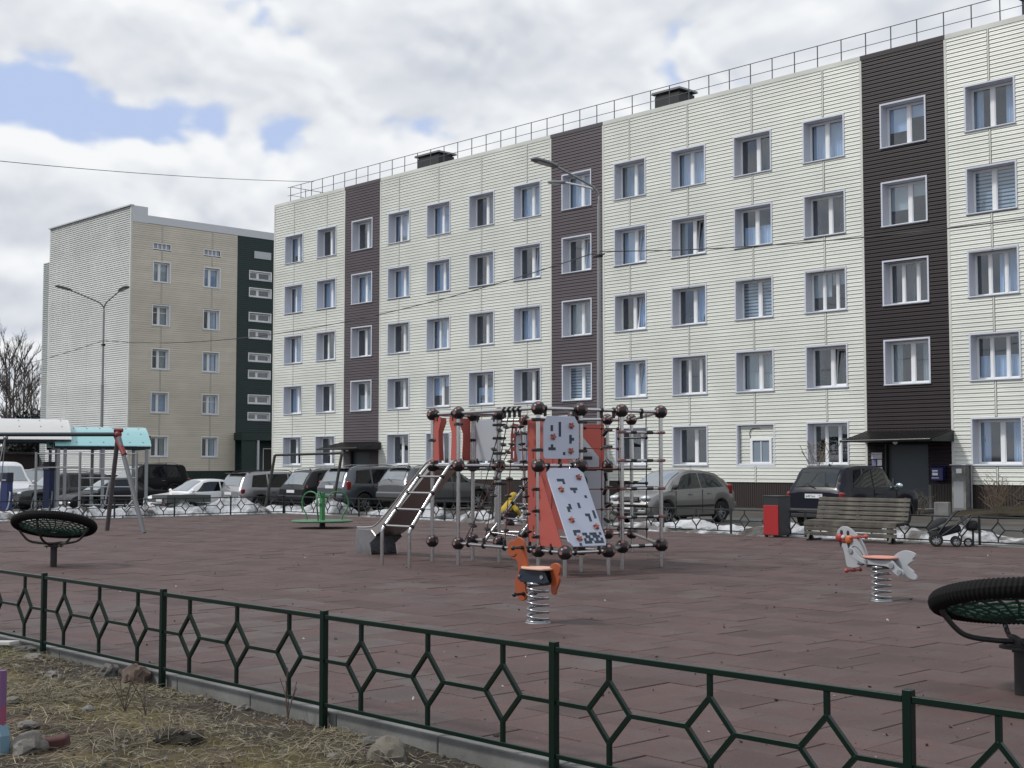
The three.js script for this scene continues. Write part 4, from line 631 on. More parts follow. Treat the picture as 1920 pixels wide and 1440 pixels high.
// ---------- spring riders ----------
const springG = (R, h, turns, r) => { const pts = [], n = turns * 16; for (let i = 0; i <= n; i++) { const a = i / 16 * 6.2832, k = i / n; const yy = k < .1 ? k * .25 : k > .92 ? 1 - (1 - k) * .3 : .025 + (k - .1) / .82 * .951; pts.push(V(Math.cos(a) * R, r + yy * (h - 2 * r), Math.sin(a) * R)); } return new THREE.TubeGeometry(new THREE.CatmullRomCurve3(pts), n * 2, r, 9); };
const dumbbell = (z0, z1, x, y, r) => [rod(V(x, y, z0), V(x, y, z1), r, r, 12), ball(x, y, z0, r * 1.75, 14), ball(x, y, z1, r * 1.75, 14), ...[z0 * .5, z1 * .5].map(z => new THREE.CylinderGeometry(r * 1.5, r * 1.5, .02, 12).rotateX(Math.PI / 2).translate(x, y, z * .3))];
{
  const orange = M([.30, .062, .016], .5), seatM = M([.62, .36, .26], .55), navy = M([.012, .020, .036], .4), k = .000723, xk = k / .72;
  const t = thing('spring_rider', 'orange long-necked animal spring rider with a pale seat in the middle of the playground', 'spring rider', [-9.72, 0, -9.59], 0, 'spring riders');
  const o = (l) => smoothOutline(l.map(([x, y]) => [(x - 667) * xk, (1289 - y) * k]), 110);
  const bd = part('head_panel', slab(o([[380, 100], [440, 120], [478, 170], [490, 260], [508, 350], [522, 450], [525, 540], [512, 620], [518, 700], [500, 760], [500, 850], [512, 920], [490, 980], [440, 1003], [390, 980], [350, 900], [336, 800], [345, 700], [375, 620], [385, 520], [362, 440], [310, 415], [250, 370], [225, 310], [232, 220], [270, 165], [340, 140]]), .026, .005), orange, t);
  const mouth = [[290, 375], [325, 380], [355, 355], [363, 340]].map(([x, y]) => V((x - 667) * xk, (1289 - y) * k, .0145)); part('mouth', tube(mouth, .005, 5, 12), mat.dark, bd);
  part('handlebar', dumbbell(-.15, .15, (455 - 667) * xk, (1289 - 246) * k, .014), mat.blackPlastic, t); part('footrest', dumbbell(-.15, .15, (475 - 667) * xk, (1289 - 900) * k, .014), mat.blackPlastic, t);
  part('tail_panel', slab(o([[850, 560], [852, 480], [895, 438], [955, 438], [993, 480], [988, 550], [973, 600], [983, 640], [968, 720], [938, 800], [928, 860], [890, 873], [866, 850], [862, 750], [870, 650]]), .026, .005), orange, t);
  part('seat', slab(smoothOutline([[-.21, .03], [-.2, -.03], [-.08, -.13], [.1, -.14], [.2, -.12], [.2, .12], [.1, .14], [-.08, .13]], 40), .02, .005).rotateX(Math.PI / 2).translate(0, .555, 0), seatM, t);
  for (const z of [-.085, .085]) { const s = part('side_plate', slab([[-.21, .44], [-.16, .41], [.19, .41], [.24, .43], [.2, .50], [.17, .545], [-.17, .545]], .02, .005).translate(0, 0, z), navy, t); part('bolt', [new THREE.CylinderGeometry(.02, .022, .016, 14).rotateX(Math.PI / 2).translate(.15, .475, z + Math.sign(z) * .014), new THREE.CylinderGeometry(.012, .012, .016, 10).rotateX(Math.PI / 2).translate(-.17, .475, z + Math.sign(z) * .014)], mat.galv, s); }
  part('spring', springG(.105, .42, 6.5, .0145), mat.steelDull, t); part('spring_clamp', [rbox(0, .405, 0, .26, .03, .16, .006)], mat.blackMetal, t); part('base_plate', [new THREE.CylinderGeometry(.125, .13, .012, 24).translate(0, .006, 0)], mat.galv, t);
}
{
  const grey = M([.34, .36, .38], .5), edge = M([.02, .02, .022], .6), red = M([.30, .035, .03], .45), org = M([.42, .12, .03], .45), seatM = M([.60, .26, .20], .55), k = .000751, xk = k / .83;
  const t = thing('spring_rider', 'grey seal-shaped spring rider with red cheeks and an orange seat, near the bench', 'spring rider', [-8.48, 0, -14.08], 0, 'spring riders');
  const o = (l, n = 120) => smoothOutline(l.map(([x, y]) => [(x - 885) * xk, (1253 - y) * k]), n), X = x => (x - 885) * xk, Y = y => (1253 - y) * k;
  const bd = part('body_panel', slab(o([[245, 170], [300, 112], [370, 105], [430, 128], [520, 210], [600, 310], [655, 420], [686, 530], [700, 600], [640, 690], [600, 725], [540, 752], [440, 762], [385, 745], [345, 560], [312, 440], [255, 370], [226, 290], [230, 220]]), .028, .005), grey, t);
  part('eye', [[305, 200], [405, 207]].map(([x, y]) => new THREE.SphereGeometry(.02, 12, 10).scale(1, 1.6, .35).translate(X(x), Y(y), .016)), mat.dark, bd);
  part('cheek', [new THREE.SphereGeometry(.06, 18, 12).scale(.9, .85, .5).translate(X(275), Y(285), .018), new THREE.SphereGeometry(.045, 16, 10).scale(1.2, .7, .4).translate(X(345), Y(325), .016)], red, bd);
  part('cheek', [new THREE.SphereGeometry(.055, 18, 12).scale(.95, .95, .5).translate(X(420), Y(310), .02)], org, bd); part('nose', new THREE.SphereGeometry(.026, 14, 10).scale(1.1, .9, .6).translate(X(345), Y(275), .036), M([.5, .42, .44], .4), bd);
  part('tusk', [[290, 395], [412, 415]].map(([x, y]) => new THREE.ConeGeometry(.026, .075, 12).rotateX(Math.PI).scale(1, 1, .4).translate(X(x), Y(y), .017)), edge, bd);
  part('flipper_line', [tube([[460, 440], [500, 415], [550, 440], [600, 500], [630, 560]].map(([x, y]) => V(X(x), Y(y), .015)), .004, 5, 20), tube([[540, 690], [600, 705], [650, 680]].map(([x, y]) => V(X(x), Y(y), .015)), .005, 5, 12)], edge, bd);
  part('tail_panel', slab(o([[1070, 560], [1120, 500], [1190, 455], [1260, 440], [1350, 460], [1393, 492], [1388, 530], [1352, 568], [1355, 600], [1312, 630], [1282, 672], [1318, 720], [1358, 750], [1372, 790], [1398, 820], [1404, 870], [1370, 888], [1290, 870], [1200, 830], [1110, 745], [1060, 660]]), .028, .005), grey, t);
  for (const z of [-.1, .1]) {
    const s = part('side_plate', slab(o([[470, 455], [520, 430], [560, 470], [640, 570], [720, 600], [1060, 600], [1120, 600], [1200, 690], [1280, 760], [1275, 820], [1220, 842], [1150, 800], [1060, 710], [900, 690], [700, 675], [620, 640], [480, 540]], 90), .02, .005).translate(0, 0, z), grey, t);
    part('bolt', [[505, 485], [735, 625], [1110, 680], [1225, 775]].map(([x, y], i) => new THREE.CylinderGeometry(i === 1 ? .018 : .03, i === 1 ? .02 : .036, .02, 16).rotateX(Math.PI / 2).translate(X(x), Y(y), z + Math.sign(z) * .016)), M([.22, .23, .25], .4), s);
  }
  part('seat', slab(smoothOutline([[-.24, .02], [-.23, -.03], [-.1, -.14], [.12, -.15], [.22, -.1], [.22, .1], [.12, .15], [-.1, .14]], 40), .022, .005).rotateX(Math.PI / 2).translate(0, .515, 0), seatM, t);
  part('handlebar', dumbbell(-.16, .16, X(560), Y(268), .016), M([.42, .075, .05], .4), t); part('footrest', dumbbell(-.15, .15, X(470), Y(795), .016), M([.30, .06, .04], .4), t);
  part('spring', springG(.105, .42, 6.5, .0145), mat.steelDull, t); part('spring_clamp', [rbox(0, .41, 0, .28, .03, .19, .006)], mat.blackMetal, t); part('base_plate', [new THREE.CylinderGeometry(.12, .125, .012, 24).translate(0, .006, 0)], mat.galv, t);
}
// ---------- tilted net saucers ----------
function saucer(label, pos, tiltAxis, tilt, R = .59, py = .32, cy = .66) {
  const t = thing('spinner_dish', label, 'spinner', pos, 0, 'tilted net spinner dishes'), black = PH([.006, .006, .0065], { roughness: .8, specularIntensity: .35 }), gm = M([.014, .055, .038], .85);
  part('pole', [new THREE.CylinderGeometry(.052, .052, py, 18).translate(0, py / 2, 0)], mat.blackMetal, t); part('hub_plate', [new THREE.CylinderGeometry(.15, .15, .014, 20).translate(0, py, 0), new THREE.CylinderGeometry(.06, .06, .05, 16).translate(0, py + .03, 0), ...[0, 1, 2, 3].map(i => new THREE.CylinderGeometry(.012, .012, .04, 8).translate(Math.cos(i * 1.57) * .12, py - .004, Math.sin(i * 1.57) * .12))], mat.blackMetal, t);
  const q = new THREE.Quaternion().setFromAxisAngle(tiltAxis, tilt), C = V(0, cy, 0), at = (x, y, z) => V(x, y, z).applyQuaternion(q).add(C);
  // rope wrapped rim
  const nU = 660, nV = 14, P = [], I = [], r0 = .07;
  for (let i = 0; i <= nU; i++) for (let j = 0; j <= nV; j++) { const a = i / nU * 6.28319, b = j / nV * 6.28319, r = r0 + .0038 * Math.sin(i / nU * 6.28319 * 110 + b * 3); const v = at((R + r * Math.cos(b)) * Math.cos(a), r * Math.sin(b), (R + r * Math.cos(b)) * Math.sin(a)); P.push(v.x, v.y, v.z); }
  for (let i = 0; i < nU; i++) for (let j = 0; j < nV; j++) { const a = i * (nV + 1) + j, b = a + nV + 1; I.push(a, a + 1, b, a + 1, b + 1, b); }
  const g = new THREE.BufferGeometry(); g.setAttribute('position', new THREE.Float32BufferAttribute(P, 3)); g.setIndex(I); g.computeVertexNormals(); part('rope_rim', g, black, t);
  const dep = rr2 => -.02 - .10 * (1 - (rr2 / R) ** 2), net = part('net_ring', [1, 2, 3, 4, 5, 6, 7, 8].map(k => { const rad = R * k / 8.7; const pts = []; const n = 12 + k * 4; for (let i = 0; i < n; i++) { const a = i / n * 6.2832, z = (i % 2 ? 1 : -1) * .016; pts.push(at((rad + z) * Math.cos(a), dep(rad), (rad + z) * Math.sin(a))); } return tube(pts, .011, 6, n * 4, true); }), gm, t);
  for (let i = 0; i < 24; i++) { const a = i / 24 * 6.2832 + .1, pts = [.06, .2, .35, .48, R - .04].map((x, n) => at(x * Math.cos(a + (n % 2) * .05), dep(x), x * Math.sin(a + (n % 2) * .05))); part('net_rope', tube(pts, .011, 6, 16), gm, net); }
  for (let i = 0; i < 4; i++) { const a = i * 1.5708 + .9, e = at((R - .01) * Math.cos(a), -.06, (R - .01) * Math.sin(a)); part('support_arm', tube([V(0, py + .04, 0), V(e.x * .35, py + .045, e.z * .35), V(e.x * .72, lerp(py, e.y, .32), e.z * .72), V(e.x * .95, lerp(py, e.y, .8), e.z * .95), e], .019, 8, 26), mat.blackMetal, t); }
  return t;
}
saucer('black rope-rimmed net dish tilted on a pole at the left, behind the near fence', [-20.44, 0, -9.34], V(Math.cos(YAW), 0, -Math.sin(YAW)).normalize(), -.31);
saucer('black rope-rimmed dish with green net cut by the right edge of the view', [-4.36, 0, -9.06], V(.80, 0, -.60).normalize(), -.27, .55, .33, .645);
// ---------- roundabout ----------
{
  const gm = M([.03, .17, .055], .45), t = thing('roundabout', 'green playground roundabout with curved hand rails in front of the parked cars', 'roundabout', [-28.22, 0, -20.06]);
  part('platform', [new THREE.LatheGeometry([[0, .15], [.7, .15], [.78, .165], [.79, .18], [.78, .2], [.7, .205], [0, .205]].map(q => new THREE.Vector2(...q)), 44)], M([.06, .17, .09], .5), t);
  part('axle', [new THREE.CylinderGeometry(.07, .08, .16, 16).translate(0, .07, 0)], mat.blackMetal, t); part('centre_post', [rbox(0, .55, 0, .1, .72, .1, .012), rbox(-.12, .62, .08, .3, .02, .06, .005)], gm, t);
  for (const a of [0, 2.094, 4.189]) { const c = Math.cos(a + .82), s = Math.sin(a + .82), q = (r, y) => V(c * r, y, s * r); part('hand_rail', tube([q(.05, .80), q(.14, .80), q(.28, .90), q(.46, .92), q(.62, .84), q(.70, .66), q(.66, .48), q(.56, .34), q(.53, .2)], .02, 10, 50), gm, t); }
}
// ---------- cars (local: +z forward, origin on the ground under the centre) ----------
const tyreG = new THREE.LatheGeometry([[.62, -.30], [.90, -.32], [.985, -.24], [1, -.1], [1, .1], [.985, .24], [.90, .32], [.62, .30]].map(q => new THREE.Vector2(q[0], q[1])), 28).rotateZ(Math.PI / 2);
const rimG = (() => { const l = [new THREE.CylinderGeometry(.64, .64, .1, 28, 1, true).rotateZ(Math.PI / 2), new THREE.CylinderGeometry(.15, .17, .1, 14).rotateZ(Math.PI / 2).translate(.14, 0, 0), new THREE.TorusGeometry(.62, .035, 6, 30).rotateY(Math.PI / 2).translate(.2, 0, 0)]; for (let i = 0; i < 8; i++) l.push(box(.13, .38, 0, .07, .5, .13).rotateX(i * Math.PI / 4)); return join(l); })();
const rimBack = new THREE.CylinderGeometry(.63, .63, .02, 24).rotateZ(Math.PI / 2);
const carM = { tyre: M([.014, .014, .014], .85), rim: M([.40, .41, .42], .32, .8), well: M([.008, .008, .008], .95), glass: PH([.006, .007, .008], { roughness: .03, metalness: 0 }), glassL: PH([.03, .035, .036], { roughness: .03 }), screen: PH([.30, .33, .35], { roughness: .07, metalness: .55 }), clad: M([.022, .022, .024], .65), plate: M([.72, .73, .74], .5), chrome: M([.55, .55, .56], .15, 1), lamp: PH([.62, .65, .68], { roughness: .08, clearcoat: 1, metalness: .3 }), tail: PH([.22, .008, .010], { roughness: .12, clearcoat: 1 }), amber: PH([.5, .16, .02], { roughness: .15, clearcoat: 1 }) };
const paint = (c, m = .35, r = .34) => PH(c, { metalness: m, roughness: r, clearcoat: c[0] < .03 ? .12 : .7, specularIntensity: c[0] < .03 ? .4 : 1, clearcoatRoughness: .08 });
function ev(pts, z) { if (z <= pts[0][0]) return pts[0][1]; for (let i = 0; i < pts.length - 1; i++) if (z <= pts[i + 1][0]) { const t = (z - pts[i][0]) / (pts[i + 1][0] - pts[i][0]); return lerp(pts[i][1], pts[i + 1][1], t); } return pts[pts.length - 1][1]; }
const evs = (pts, z, w = .06) => (ev(pts, z - w) + 2 * ev(pts, z - w / 2) + 2 * ev(pts, z) + 2 * ev(pts, z + w / 2) + ev(pts, z + w)) / 8;
// s: L, W, belt [[z,y]..] (hood and belt line), roof [[z,y]..], wb (axle z rear, front), wr wheel radius, clear (sill height), roofW, windows [[z0,z1]..], lamps
function car(name, label, pos, turn, s) {
  const t = thing(name, label, 'car', pos, turn, s.group ?? 'parked cars'), { L, W } = s, hW = W / 2, c0 = s.clear ?? .22, wr = s.wr ?? .32, pm = s.paint;
  const half = z => { const e = Math.min(1, Math.max(0, (Math.abs(z) - L * .33) / (L * .17))); return hW * (1 - (z > 0 ? s.tapF ?? .13 : s.tapR ?? .09) * e * e * e); };
  const yB = z => evs(s.belt, z), yR = z => Math.max(yB(z) + .012, evs(s.roof, z, .07));
  const low = z => { let y = c0 + (Math.abs(z) > L * .42 ? (Math.abs(z) - L * .42) * .35 : 0); for (const a of s.wb) { const d = Math.abs(z - a), R = wr + .055; if (d < R) y = Math.max(y, wr * .98 + Math.sqrt(R * R - d * d) - .0); } return y; };
  const zs = []; const n = 46; for (let i = 0; i <= n; i++) zs.push(-L / 2 + L * i / n); for (const a of s.wb) for (const d of [-1, -.985, -.9, -.75, -.5, -.25, 0, .25, .5, .75, .9, .985, 1]) zs.push(a + d * (wr + .056)); for (const e of [.004, .012, .03, .06]) zs.push(-L / 2 + e, L / 2 - e); zs.sort((a, b) => a - b);
  const section = z => {
    const w = half(z), e = L / 2 - Math.abs(z), er = e < .06 ? .045 * (1 - e / .06) ** 2 : 0, b = yB(z) - er, l = Math.min(low(z) + er, b - .12), r = yR(z) - er, cab = Math.max(0, r - b), rw = lerp(w * .96, Math.min(w * .9, (s.roofW ?? .8) * hW), Math.min(1, cab / .32)), mid = lerp(l, b, .55);
    const ww = w - er; const top = cab > .05;
    return [[0, l], [ww * .9, l], [ww * .975, Math.min(l + .05, b - .1)], [ww, Math.max(mid, l + .06 < b ? l + .06 : l)], [ww * .99, b - .06], [ww * .955, b], [lerp(ww * .93, rw + .02, top ? 1 : .0), lerp(b + .006, r - .085, top ? 1 : 0)], [top ? rw - .035 : ww * .84, top ? r - .025 : b + .01], [top ? rw * .78 : ww * .6, top ? r - .004 : r - .002], [0, r + (top ? .012 : .008)]];
  };
  const P = [], S = zs.map(section), K = S[0].length; const q = (a, b, c, d) => P.push(...a, ...b, ...c, ...a, ...c, ...d);
  const pt = (i, k, sg) => [sg * S[i][k][0], S[i][k][1], zs[i]];
  for (let i = 0; i < zs.length - 1; i++) for (let k = 0; k < K - 1; k++) { q(pt(i, k, 1), pt(i + 1, k, 1), pt(i + 1, k + 1, 1), pt(i, k + 1, 1)); q(pt(i, k, -1), pt(i, k + 1, -1), pt(i + 1, k + 1, -1), pt(i + 1, k, -1)); }
  for (const [i, f] of [[0, 1], [zs.length - 1, -1]]) for (let k = 1; k < K - 1; k++) for (const sg of [1, -1]) { const o = [0, S[i][0][1], zs[i]], a = pt(i, k, sg), b = pt(i, k + 1, sg); f * sg > 0 ? P.push(...o, ...b, ...a) : P.push(...o, ...a, ...b); }
  let g = new THREE.BufferGeometry(); g.setAttribute('position', new THREE.Float32BufferAttribute(P, 3)); g = toCreasedNormals(g, .55);
  const body = part('body', g, pm, t);
  part('underbody', [box(0, .36, 0, W - .42, .36, L * .9), ...s.wb.map(a => box(0, .5, a, W - .34, .5, wr * 2.3))], carM.well, t);
  // panes laid on the body surface
  const sideX = (z, y) => { const sc = section(z), a = sc[5], b = sc[6]; const k = Math.min(1.05, Math.max(0, (y - a[1]) / Math.max(.01, b[1] - a[1]))); return lerp(a[0], b[0], k); };
  const gm = s.lightGlass ? carM.glassL : carM.glass;
  for (const [z0, z1, sl0 = 0, sl1 = 0] of s.windows) for (const sg of [1, -1]) {
    const NU = 12, NV = 5, Q = []; const v = (i, j) => { const tz = i / NU, ty = j / NV, zb = lerp(z0, z1, tz), z = zb + lerp(sl0, sl1, tz) * ty; const yb = yB(z) + .03, yt = Math.min(yR(z) - .10, evs(s.roof, z, .12) - .095); const y = lerp(yb, Math.max(yb + .02, yt), ty); return [sg * (sideX(z, y) + .006), y, z]; };
    for (let i = 0; i < NU; i++) for (let j = 0; j < NV; j++) { const a = v(i, j), b = v(i + 1, j), c = v(i + 1, j + 1), d = v(i, j + 1); sg > 0 ? Q.push(...a, ...c, ...b, ...a, ...d, ...c) : Q.push(...a, ...b, ...c, ...a, ...c, ...d); }
    const gg = new THREE.BufferGeometry(); gg.setAttribute('position', new THREE.Float32BufferAttribute(Q, 3)); gg.computeVertexNormals(); part('side_window', toCreasedNormals(gg, 1), gm, t);
  }
  const screen = (z0, z1, k0, k1, nm, m) => { const NU = 12, NV = 12, Q = []; const v = (i, j) => { const z = lerp(z0, z1, i / NU), sc = section(z), w = lerp(k0, k1, i / NU) * sc[8][0] / .78, u = (j / NV) * 2 - 1; const y = sc[9][1] - (sc[9][1] - sc[8][1]) * Math.min(1, Math.abs(u) * 1.0) ** 2 * 1.4; return [u * w, y + .006, z]; }; for (let i = 0; i < NU; i++) for (let j = 0; j < NV; j++) { const a = v(i, j), b = v(i + 1, j), c = v(i + 1, j + 1), d = v(i, j + 1); Q.push(...a, ...b, ...c, ...a, ...c, ...d); } const gg = new THREE.BufferGeometry(); gg.setAttribute('position', new THREE.Float32BufferAttribute(Q, 3)); const off = (z1 > z0) === (z0 < 0) ? -1 : 1; gg.computeVertexNormals(); const N = gg.attributes.normal, p2 = gg.attributes.position; for (let i = 0; i < p2.count; i++) { const sgn = N.getY(i) < 0 ? -1 : 1; p2.setXYZ(i, p2.getX(i), p2.getY(i) + .006, p2.getZ(i) + N.getZ(i) * sgn * .012); } return part(nm, toCreasedNormals(gg, 1), m, t); };
  screen(s.ws[0], s.ws[1], .80, .84, 'windscreen', carM.screen); const rw = screen(s.rw[0], s.rw[1], .78, .82, 'rear_window', s.dullRear ? carM.glassL : carM.screen);
  // wheels
  for (const a of s.wb) for (const sg of [1, -1]) { const w = share('wheel', tyreG, carM.tyre, t, sg * (hW - .115), wr, a); w.scale.set(wr * 1.05, wr, wr); if (sg < 0) w.rotation.y = Math.PI; const r = share('rim', rimG, s.rimM ?? carM.rim, w); share('hub_disc', rimBack, carM.well, w); }
  const zF = L / 2, zR = -L / 2, wf = half(zF - .05), wre = half(zR + .05), fy = yB(zF - .04), ry = s.tailY ?? .86;
  // front
  const hl = s.headY ?? fy - .14; for (const sg of [1, -1]) { part('headlight', [new THREE.SphereGeometry(1, 16, 10).scale(.17, .075, .12).translate(sg * (wf - .17), hl, zF - .09)], carM.lamp, t); part('fog_lamp', [new THREE.CylinderGeometry(.05, .05, .06, 12).rotateX(1.57).translate(sg * (wf - .2), .42, zF - .02)], carM.clad, t); }
  const gr = part('grille', [rbox(0, hl - .03, zF - .015, wf * 1.05, .12, .07, .02)], carM.clad, t); part('grille_bar', [-.03, .02].map(d => rbox(0, hl - .03 + d, zF + .018, wf * 1.0, .014, .02, .004)), carM.chrome, gr);
  part('front_bumper', [rbox(0, .36, zF - .07, wf * 1.75, .13, .2, .05, 2)], s.bumperDark ? carM.clad : pm, t); part('air_intake', [rbox(0, .40, zF + .02, wf * 1.0, .1, .04, .015)], carM.clad, t); part('number_plate', rbox(0, .48, zF + .048, .5, .11, .012, .003), carM.plate, t);
  // rear
  let zt = zR; const tH = s.tailH ?? .2; while (zt < zR + .5 && yR(zt) < ry + tH / 2 + .03) zt += .01;
  for (const sg of [1, -1]) part('tail_light', [s.roundTail ? new THREE.SphereGeometry(.12, 16, 12).scale(1, 1, .5).translate(sg * (half(zt + .05) - .13), ry, zt + .035) : rbox(sg * (half(zt + .08) - (s.tailW ?? .16) / 2 + .008), ry, zt + .085, (s.tailW ?? .16), tH, .2, .05, 3)], carM.tail, t);
  part('rear_bumper', [rbox(0, s.bumpY ?? .46, zR + .05, wre * 1.97, s.bumpH ?? .18, .24, .06, 3)], s.bumperDark ? carM.clad : pm, t); part('bumper_trim', [rbox(0, (s.bumpY ?? .46) - .13, zR + .06, wre * 1.8, .12, .18, .03)], carM.clad, t);
  const np = part('number_plate', rbox(0, s.plateY ?? ry - .06, zR - .012, .52, .115, .012, .003), carM.plate, t);
  if (s.plateText) { const c = document.createElement('canvas'); c.width = 512; c.height = 112; const k = c.getContext('2d'); k.fillStyle = '#d8dadf'; k.fillRect(0, 0, 512, 112); k.strokeStyle = '#222'; k.lineWidth = 5; k.strokeRect(5, 5, 502, 102); k.beginPath(); k.moveTo(392, 5); k.lineTo(392, 107); k.stroke(); k.fillStyle = '#15161a'; k.font = 'bold 84px sans-serif'; k.fillText(s.plateText[0], 24, 88); k.font = 'bold 56px sans-serif'; k.fillText(s.plateText[1], 408, 62); const ct = new THREE.CanvasTexture(c); ct.colorSpace = THREE.SRGBColorSpace; part('plate_lettering', new THREE.PlaneGeometry(.51, .11).rotateY(Math.PI).translate(0, s.plateY ?? ry - .06, zR - .0195), new THREE.MeshStandardMaterial({ map: ct, roughness: .5 }), np, true); }
  part('wiper', [bar(V(-.02, yB(zR + .1) + .05, zR + .02), V(.2, yB(zR + .1) + .14, zR + .04), .016)], carM.clad, rw);
  // sides
  for (const sg of [1, -1]) {
    const mz = s.ws[0] - .12, mx = sideX(mz, yB(mz) + .05); part('mirror', [new THREE.SphereGeometry(1, 14, 10).scale(.1, .07, .06).translate(sg * (mx + .13), yB(mz) + .08, mz + .02), rod(V(sg * (mx - .02), yB(mz) + .04, mz), V(sg * (mx + .08), yB(mz) + .06, mz), .02)], s.mirrorM ?? (s.bumperDark ? carM.clad : pm), t);
    for (const hz of s.handles) part('door_handle', [rbox(sg * (half(hz) + .012), yB(hz) - .13, hz, .03, .03, .17, .01)], s.chromeHandle ? carM.chrome : s.bumperDark ? carM.clad : pm, t);
    part('side_strip', [rbox(sg * (hW + .004), s.stripY ?? .46, (s.wb[0] + s.wb[1]) / 2, .02, .06, s.wb[1] - s.wb[0] - 2 * wr - .14, .008)], carM.clad, t);
    for (const dz of s.seams) part('door_seam', [rbox(sg * (half(dz) + .0005), (c0 + yB(dz)) / 2 + .04, dz, .012, yB(dz) - c0 - .1, .008, .002)], carM.well, t);
    if (s.rails) part('roof_rail', tube([V(sg * hW * .66, yR(s.rails[0]) - .005, s.rails[0]), V(sg * hW * .66, yR(s.rails[0] + .2) + .055, s.rails[0] + .2), V(sg * hW * .66, yR((s.rails[0] + s.rails[1]) / 2) + .06, (s.rails[0] + s.rails[1]) / 2), V(sg * hW * .66, yR(s.rails[1] - .2) + .05, s.rails[1] - .2), V(sg * hW * .66, yR(s.rails[1]), s.rails[1])], .017, 6, 30), s.railM ?? carM.chrome, t);
    if (s.clad) part('wheel_arch_trim', s.wb.map(a => new THREE.TorusGeometry(wr + .075, .03, 6, 18, Math.PI).rotateY(Math.PI / 2).translate(sg * (hW - .012), wr, a)), carM.clad, t);
  }
  if (s.spoiler) part('spoiler', [rbox(0, s.spoiler[0], s.spoiler[1], hW * 1.35, .035, .24, .012)], s.spoilerM ?? pm, t);
  part('antenna', [slab([[-.06, 0], [.07, 0], [-.04, .06]], .03, .008).rotateY(-1.57).translate(0, yR(s.ant ?? -L * .3) + .008, s.ant ?? -L * .3)], carM.clad, t);
  return t;
}
const SUV = (o) => ({ L: 4.65, W: 1.86, clear: .26, wr: .36, wb: [-1.38, 1.36], belt: [[-2.33, .93], [-2.2, 1.02], [-1.9, 1.06], [.9, 1.0], [1.15, 1.0], [2.0, .92], [2.25, .82], [2.33, .7]], roof: [[-2.33, .93], [-2.24, 1.06], [-2.0, 1.55], [-1.85, 1.64], [-1.0, 1.70], [0, 1.71], [.35, 1.66], [1.2, 1.03], [2.33, .7]], roofW: .76, windows: [[-1.78, -1.02, .14, 0], [-.94, -.02], [.06, .95, 0, -.45]], ws: [1.1, .42], rw: [-2.21, -2.0], handles: [-.75, .3], seams: [-.98, .02, .98], tailY: .98, tailW: .2, tailH: .26, bumpY: .58, bumpH: .24, plateY: .84, rails: [-1.75, .3], clad: true, chromeHandle: true, spoiler: [1.635, -1.98], ...o });
const SEDAN = (o) => ({ L: 4.5, W: 1.74, clear: .2, wr: .31, wb: [-1.32, 1.3], belt: [[-2.25, .8], [-2.15, .94], [-1.5, .98], [.8, .92], [1.0, .91], [1.9, .8], [2.15, .7], [2.25, .58]], roof: [[-2.25, .8], [-1.62, .98], [-1.5, 1.02], [-.8, 1.4], [-.5, 1.45], [.1, 1.45], [.35, 1.40], [1.12, .93], [2.25, .58]], roofW: .72, windows: [[-1.0, -.42, .25, 0], [-.36, .80, 0, -.45]], ws: [1.04, .38], rw: [-1.48, -.85], handles: [-.55, .45], seams: [-.98, -.38, .86], tailY: .8, tailW: .24, tailH: .16, bumpY: .5, plateY: .72, ...o });
const gy = (x, z) => slope(x, z) - .03;
const put = (x, z, dy = 0) => [x, gy(x, z) + dy, z];
const R180 = Math.PI;
car('parked_car', 'dark grey SUV with red tail lights nearest the slide, nose to the building', put(-38.0, -32.2), R180, SUV({ paint: paint([.12, .125, .13], .6), L: 4.4, W: 1.8, roof: [[-2.2, .95], [-2.14, 1.06], [-1.86, 1.5], [-1.7, 1.57], [-.9, 1.62], [0, 1.62], [.35, 1.57], [1.15, 1.03], [2.2, .7]], belt: [[-2.2, .93], [-2.1, 1.05], [-1.8, 1.08], [.9, .99], [1.15, .98], [1.9, .9], [2.12, .8], [2.2, .7]], rw: [-2.1, -1.86], wb: [-1.3, 1.3], tailW: .34, tailH: .12, plateY: .62, spoiler: [1.57, -1.86], windows: [[-1.62, -1.02, .12, 0], [-.94, -.02], [.06, .95, 0, -.45]], rails: [-1.6, .3] }));
car('parked_car', 'slate grey SUV with tall red tail lights and chrome tailgate bar', put(-40.75, -31.6), R180, SUV({ paint: paint([.085, .098, .11], .5), tailY: 1.0, tailW: .22, tailH: .34, plateY: .95, railM: carM.chrome }));
car('parked_car', 'black SUV with a round red tail light between two grey SUVs', put(-43.6, -31.8), R180, SUV({ paint: paint([.012, .012, .015], .0, .4), roundTail: true, tailY: .97, roof: [[-2.33, .93], [-2.24, 1.04], [-1.85, 1.56], [-1.68, 1.64], [-1.0, 1.69], [0, 1.69], [.35, 1.64], [1.2, 1.03], [2.33, .7]], rw: [-2.2, -1.84], plateY: .84, spoiler: null }));
car('parked_car', 'silver estate-like SUV with dark spoiler left of the black SUV', put(-46.7, -30.9), R180, SUV({ paint: paint([.30, .30, .31], .6), tailW: .28, tailH: .2, railM: carM.clad, spoilerM: carM.clad, tailY: .92, clear: .24 }));
car('parked_car', 'white sedan facing the playground with a bright windscreen', put(-48.05, -28.2), 0, SEDAN({ paint: paint([.74, .75, .76], 0), headY: .66 }));
car('parked_car', 'black sedan seen from its front left behind the swing frame', put(-52.6, -26.6), 0, SEDAN({ paint: paint([.008, .008, .010], 0, .4) }));
car('parked_car', 'dark crossover with a pale bonnet behind the blue exercise post', put(-57.6, -26.6), 0, SUV({ paint: paint([.045, .048, .05], .6), L: 4.5, spoiler: null, headY: .8 }));
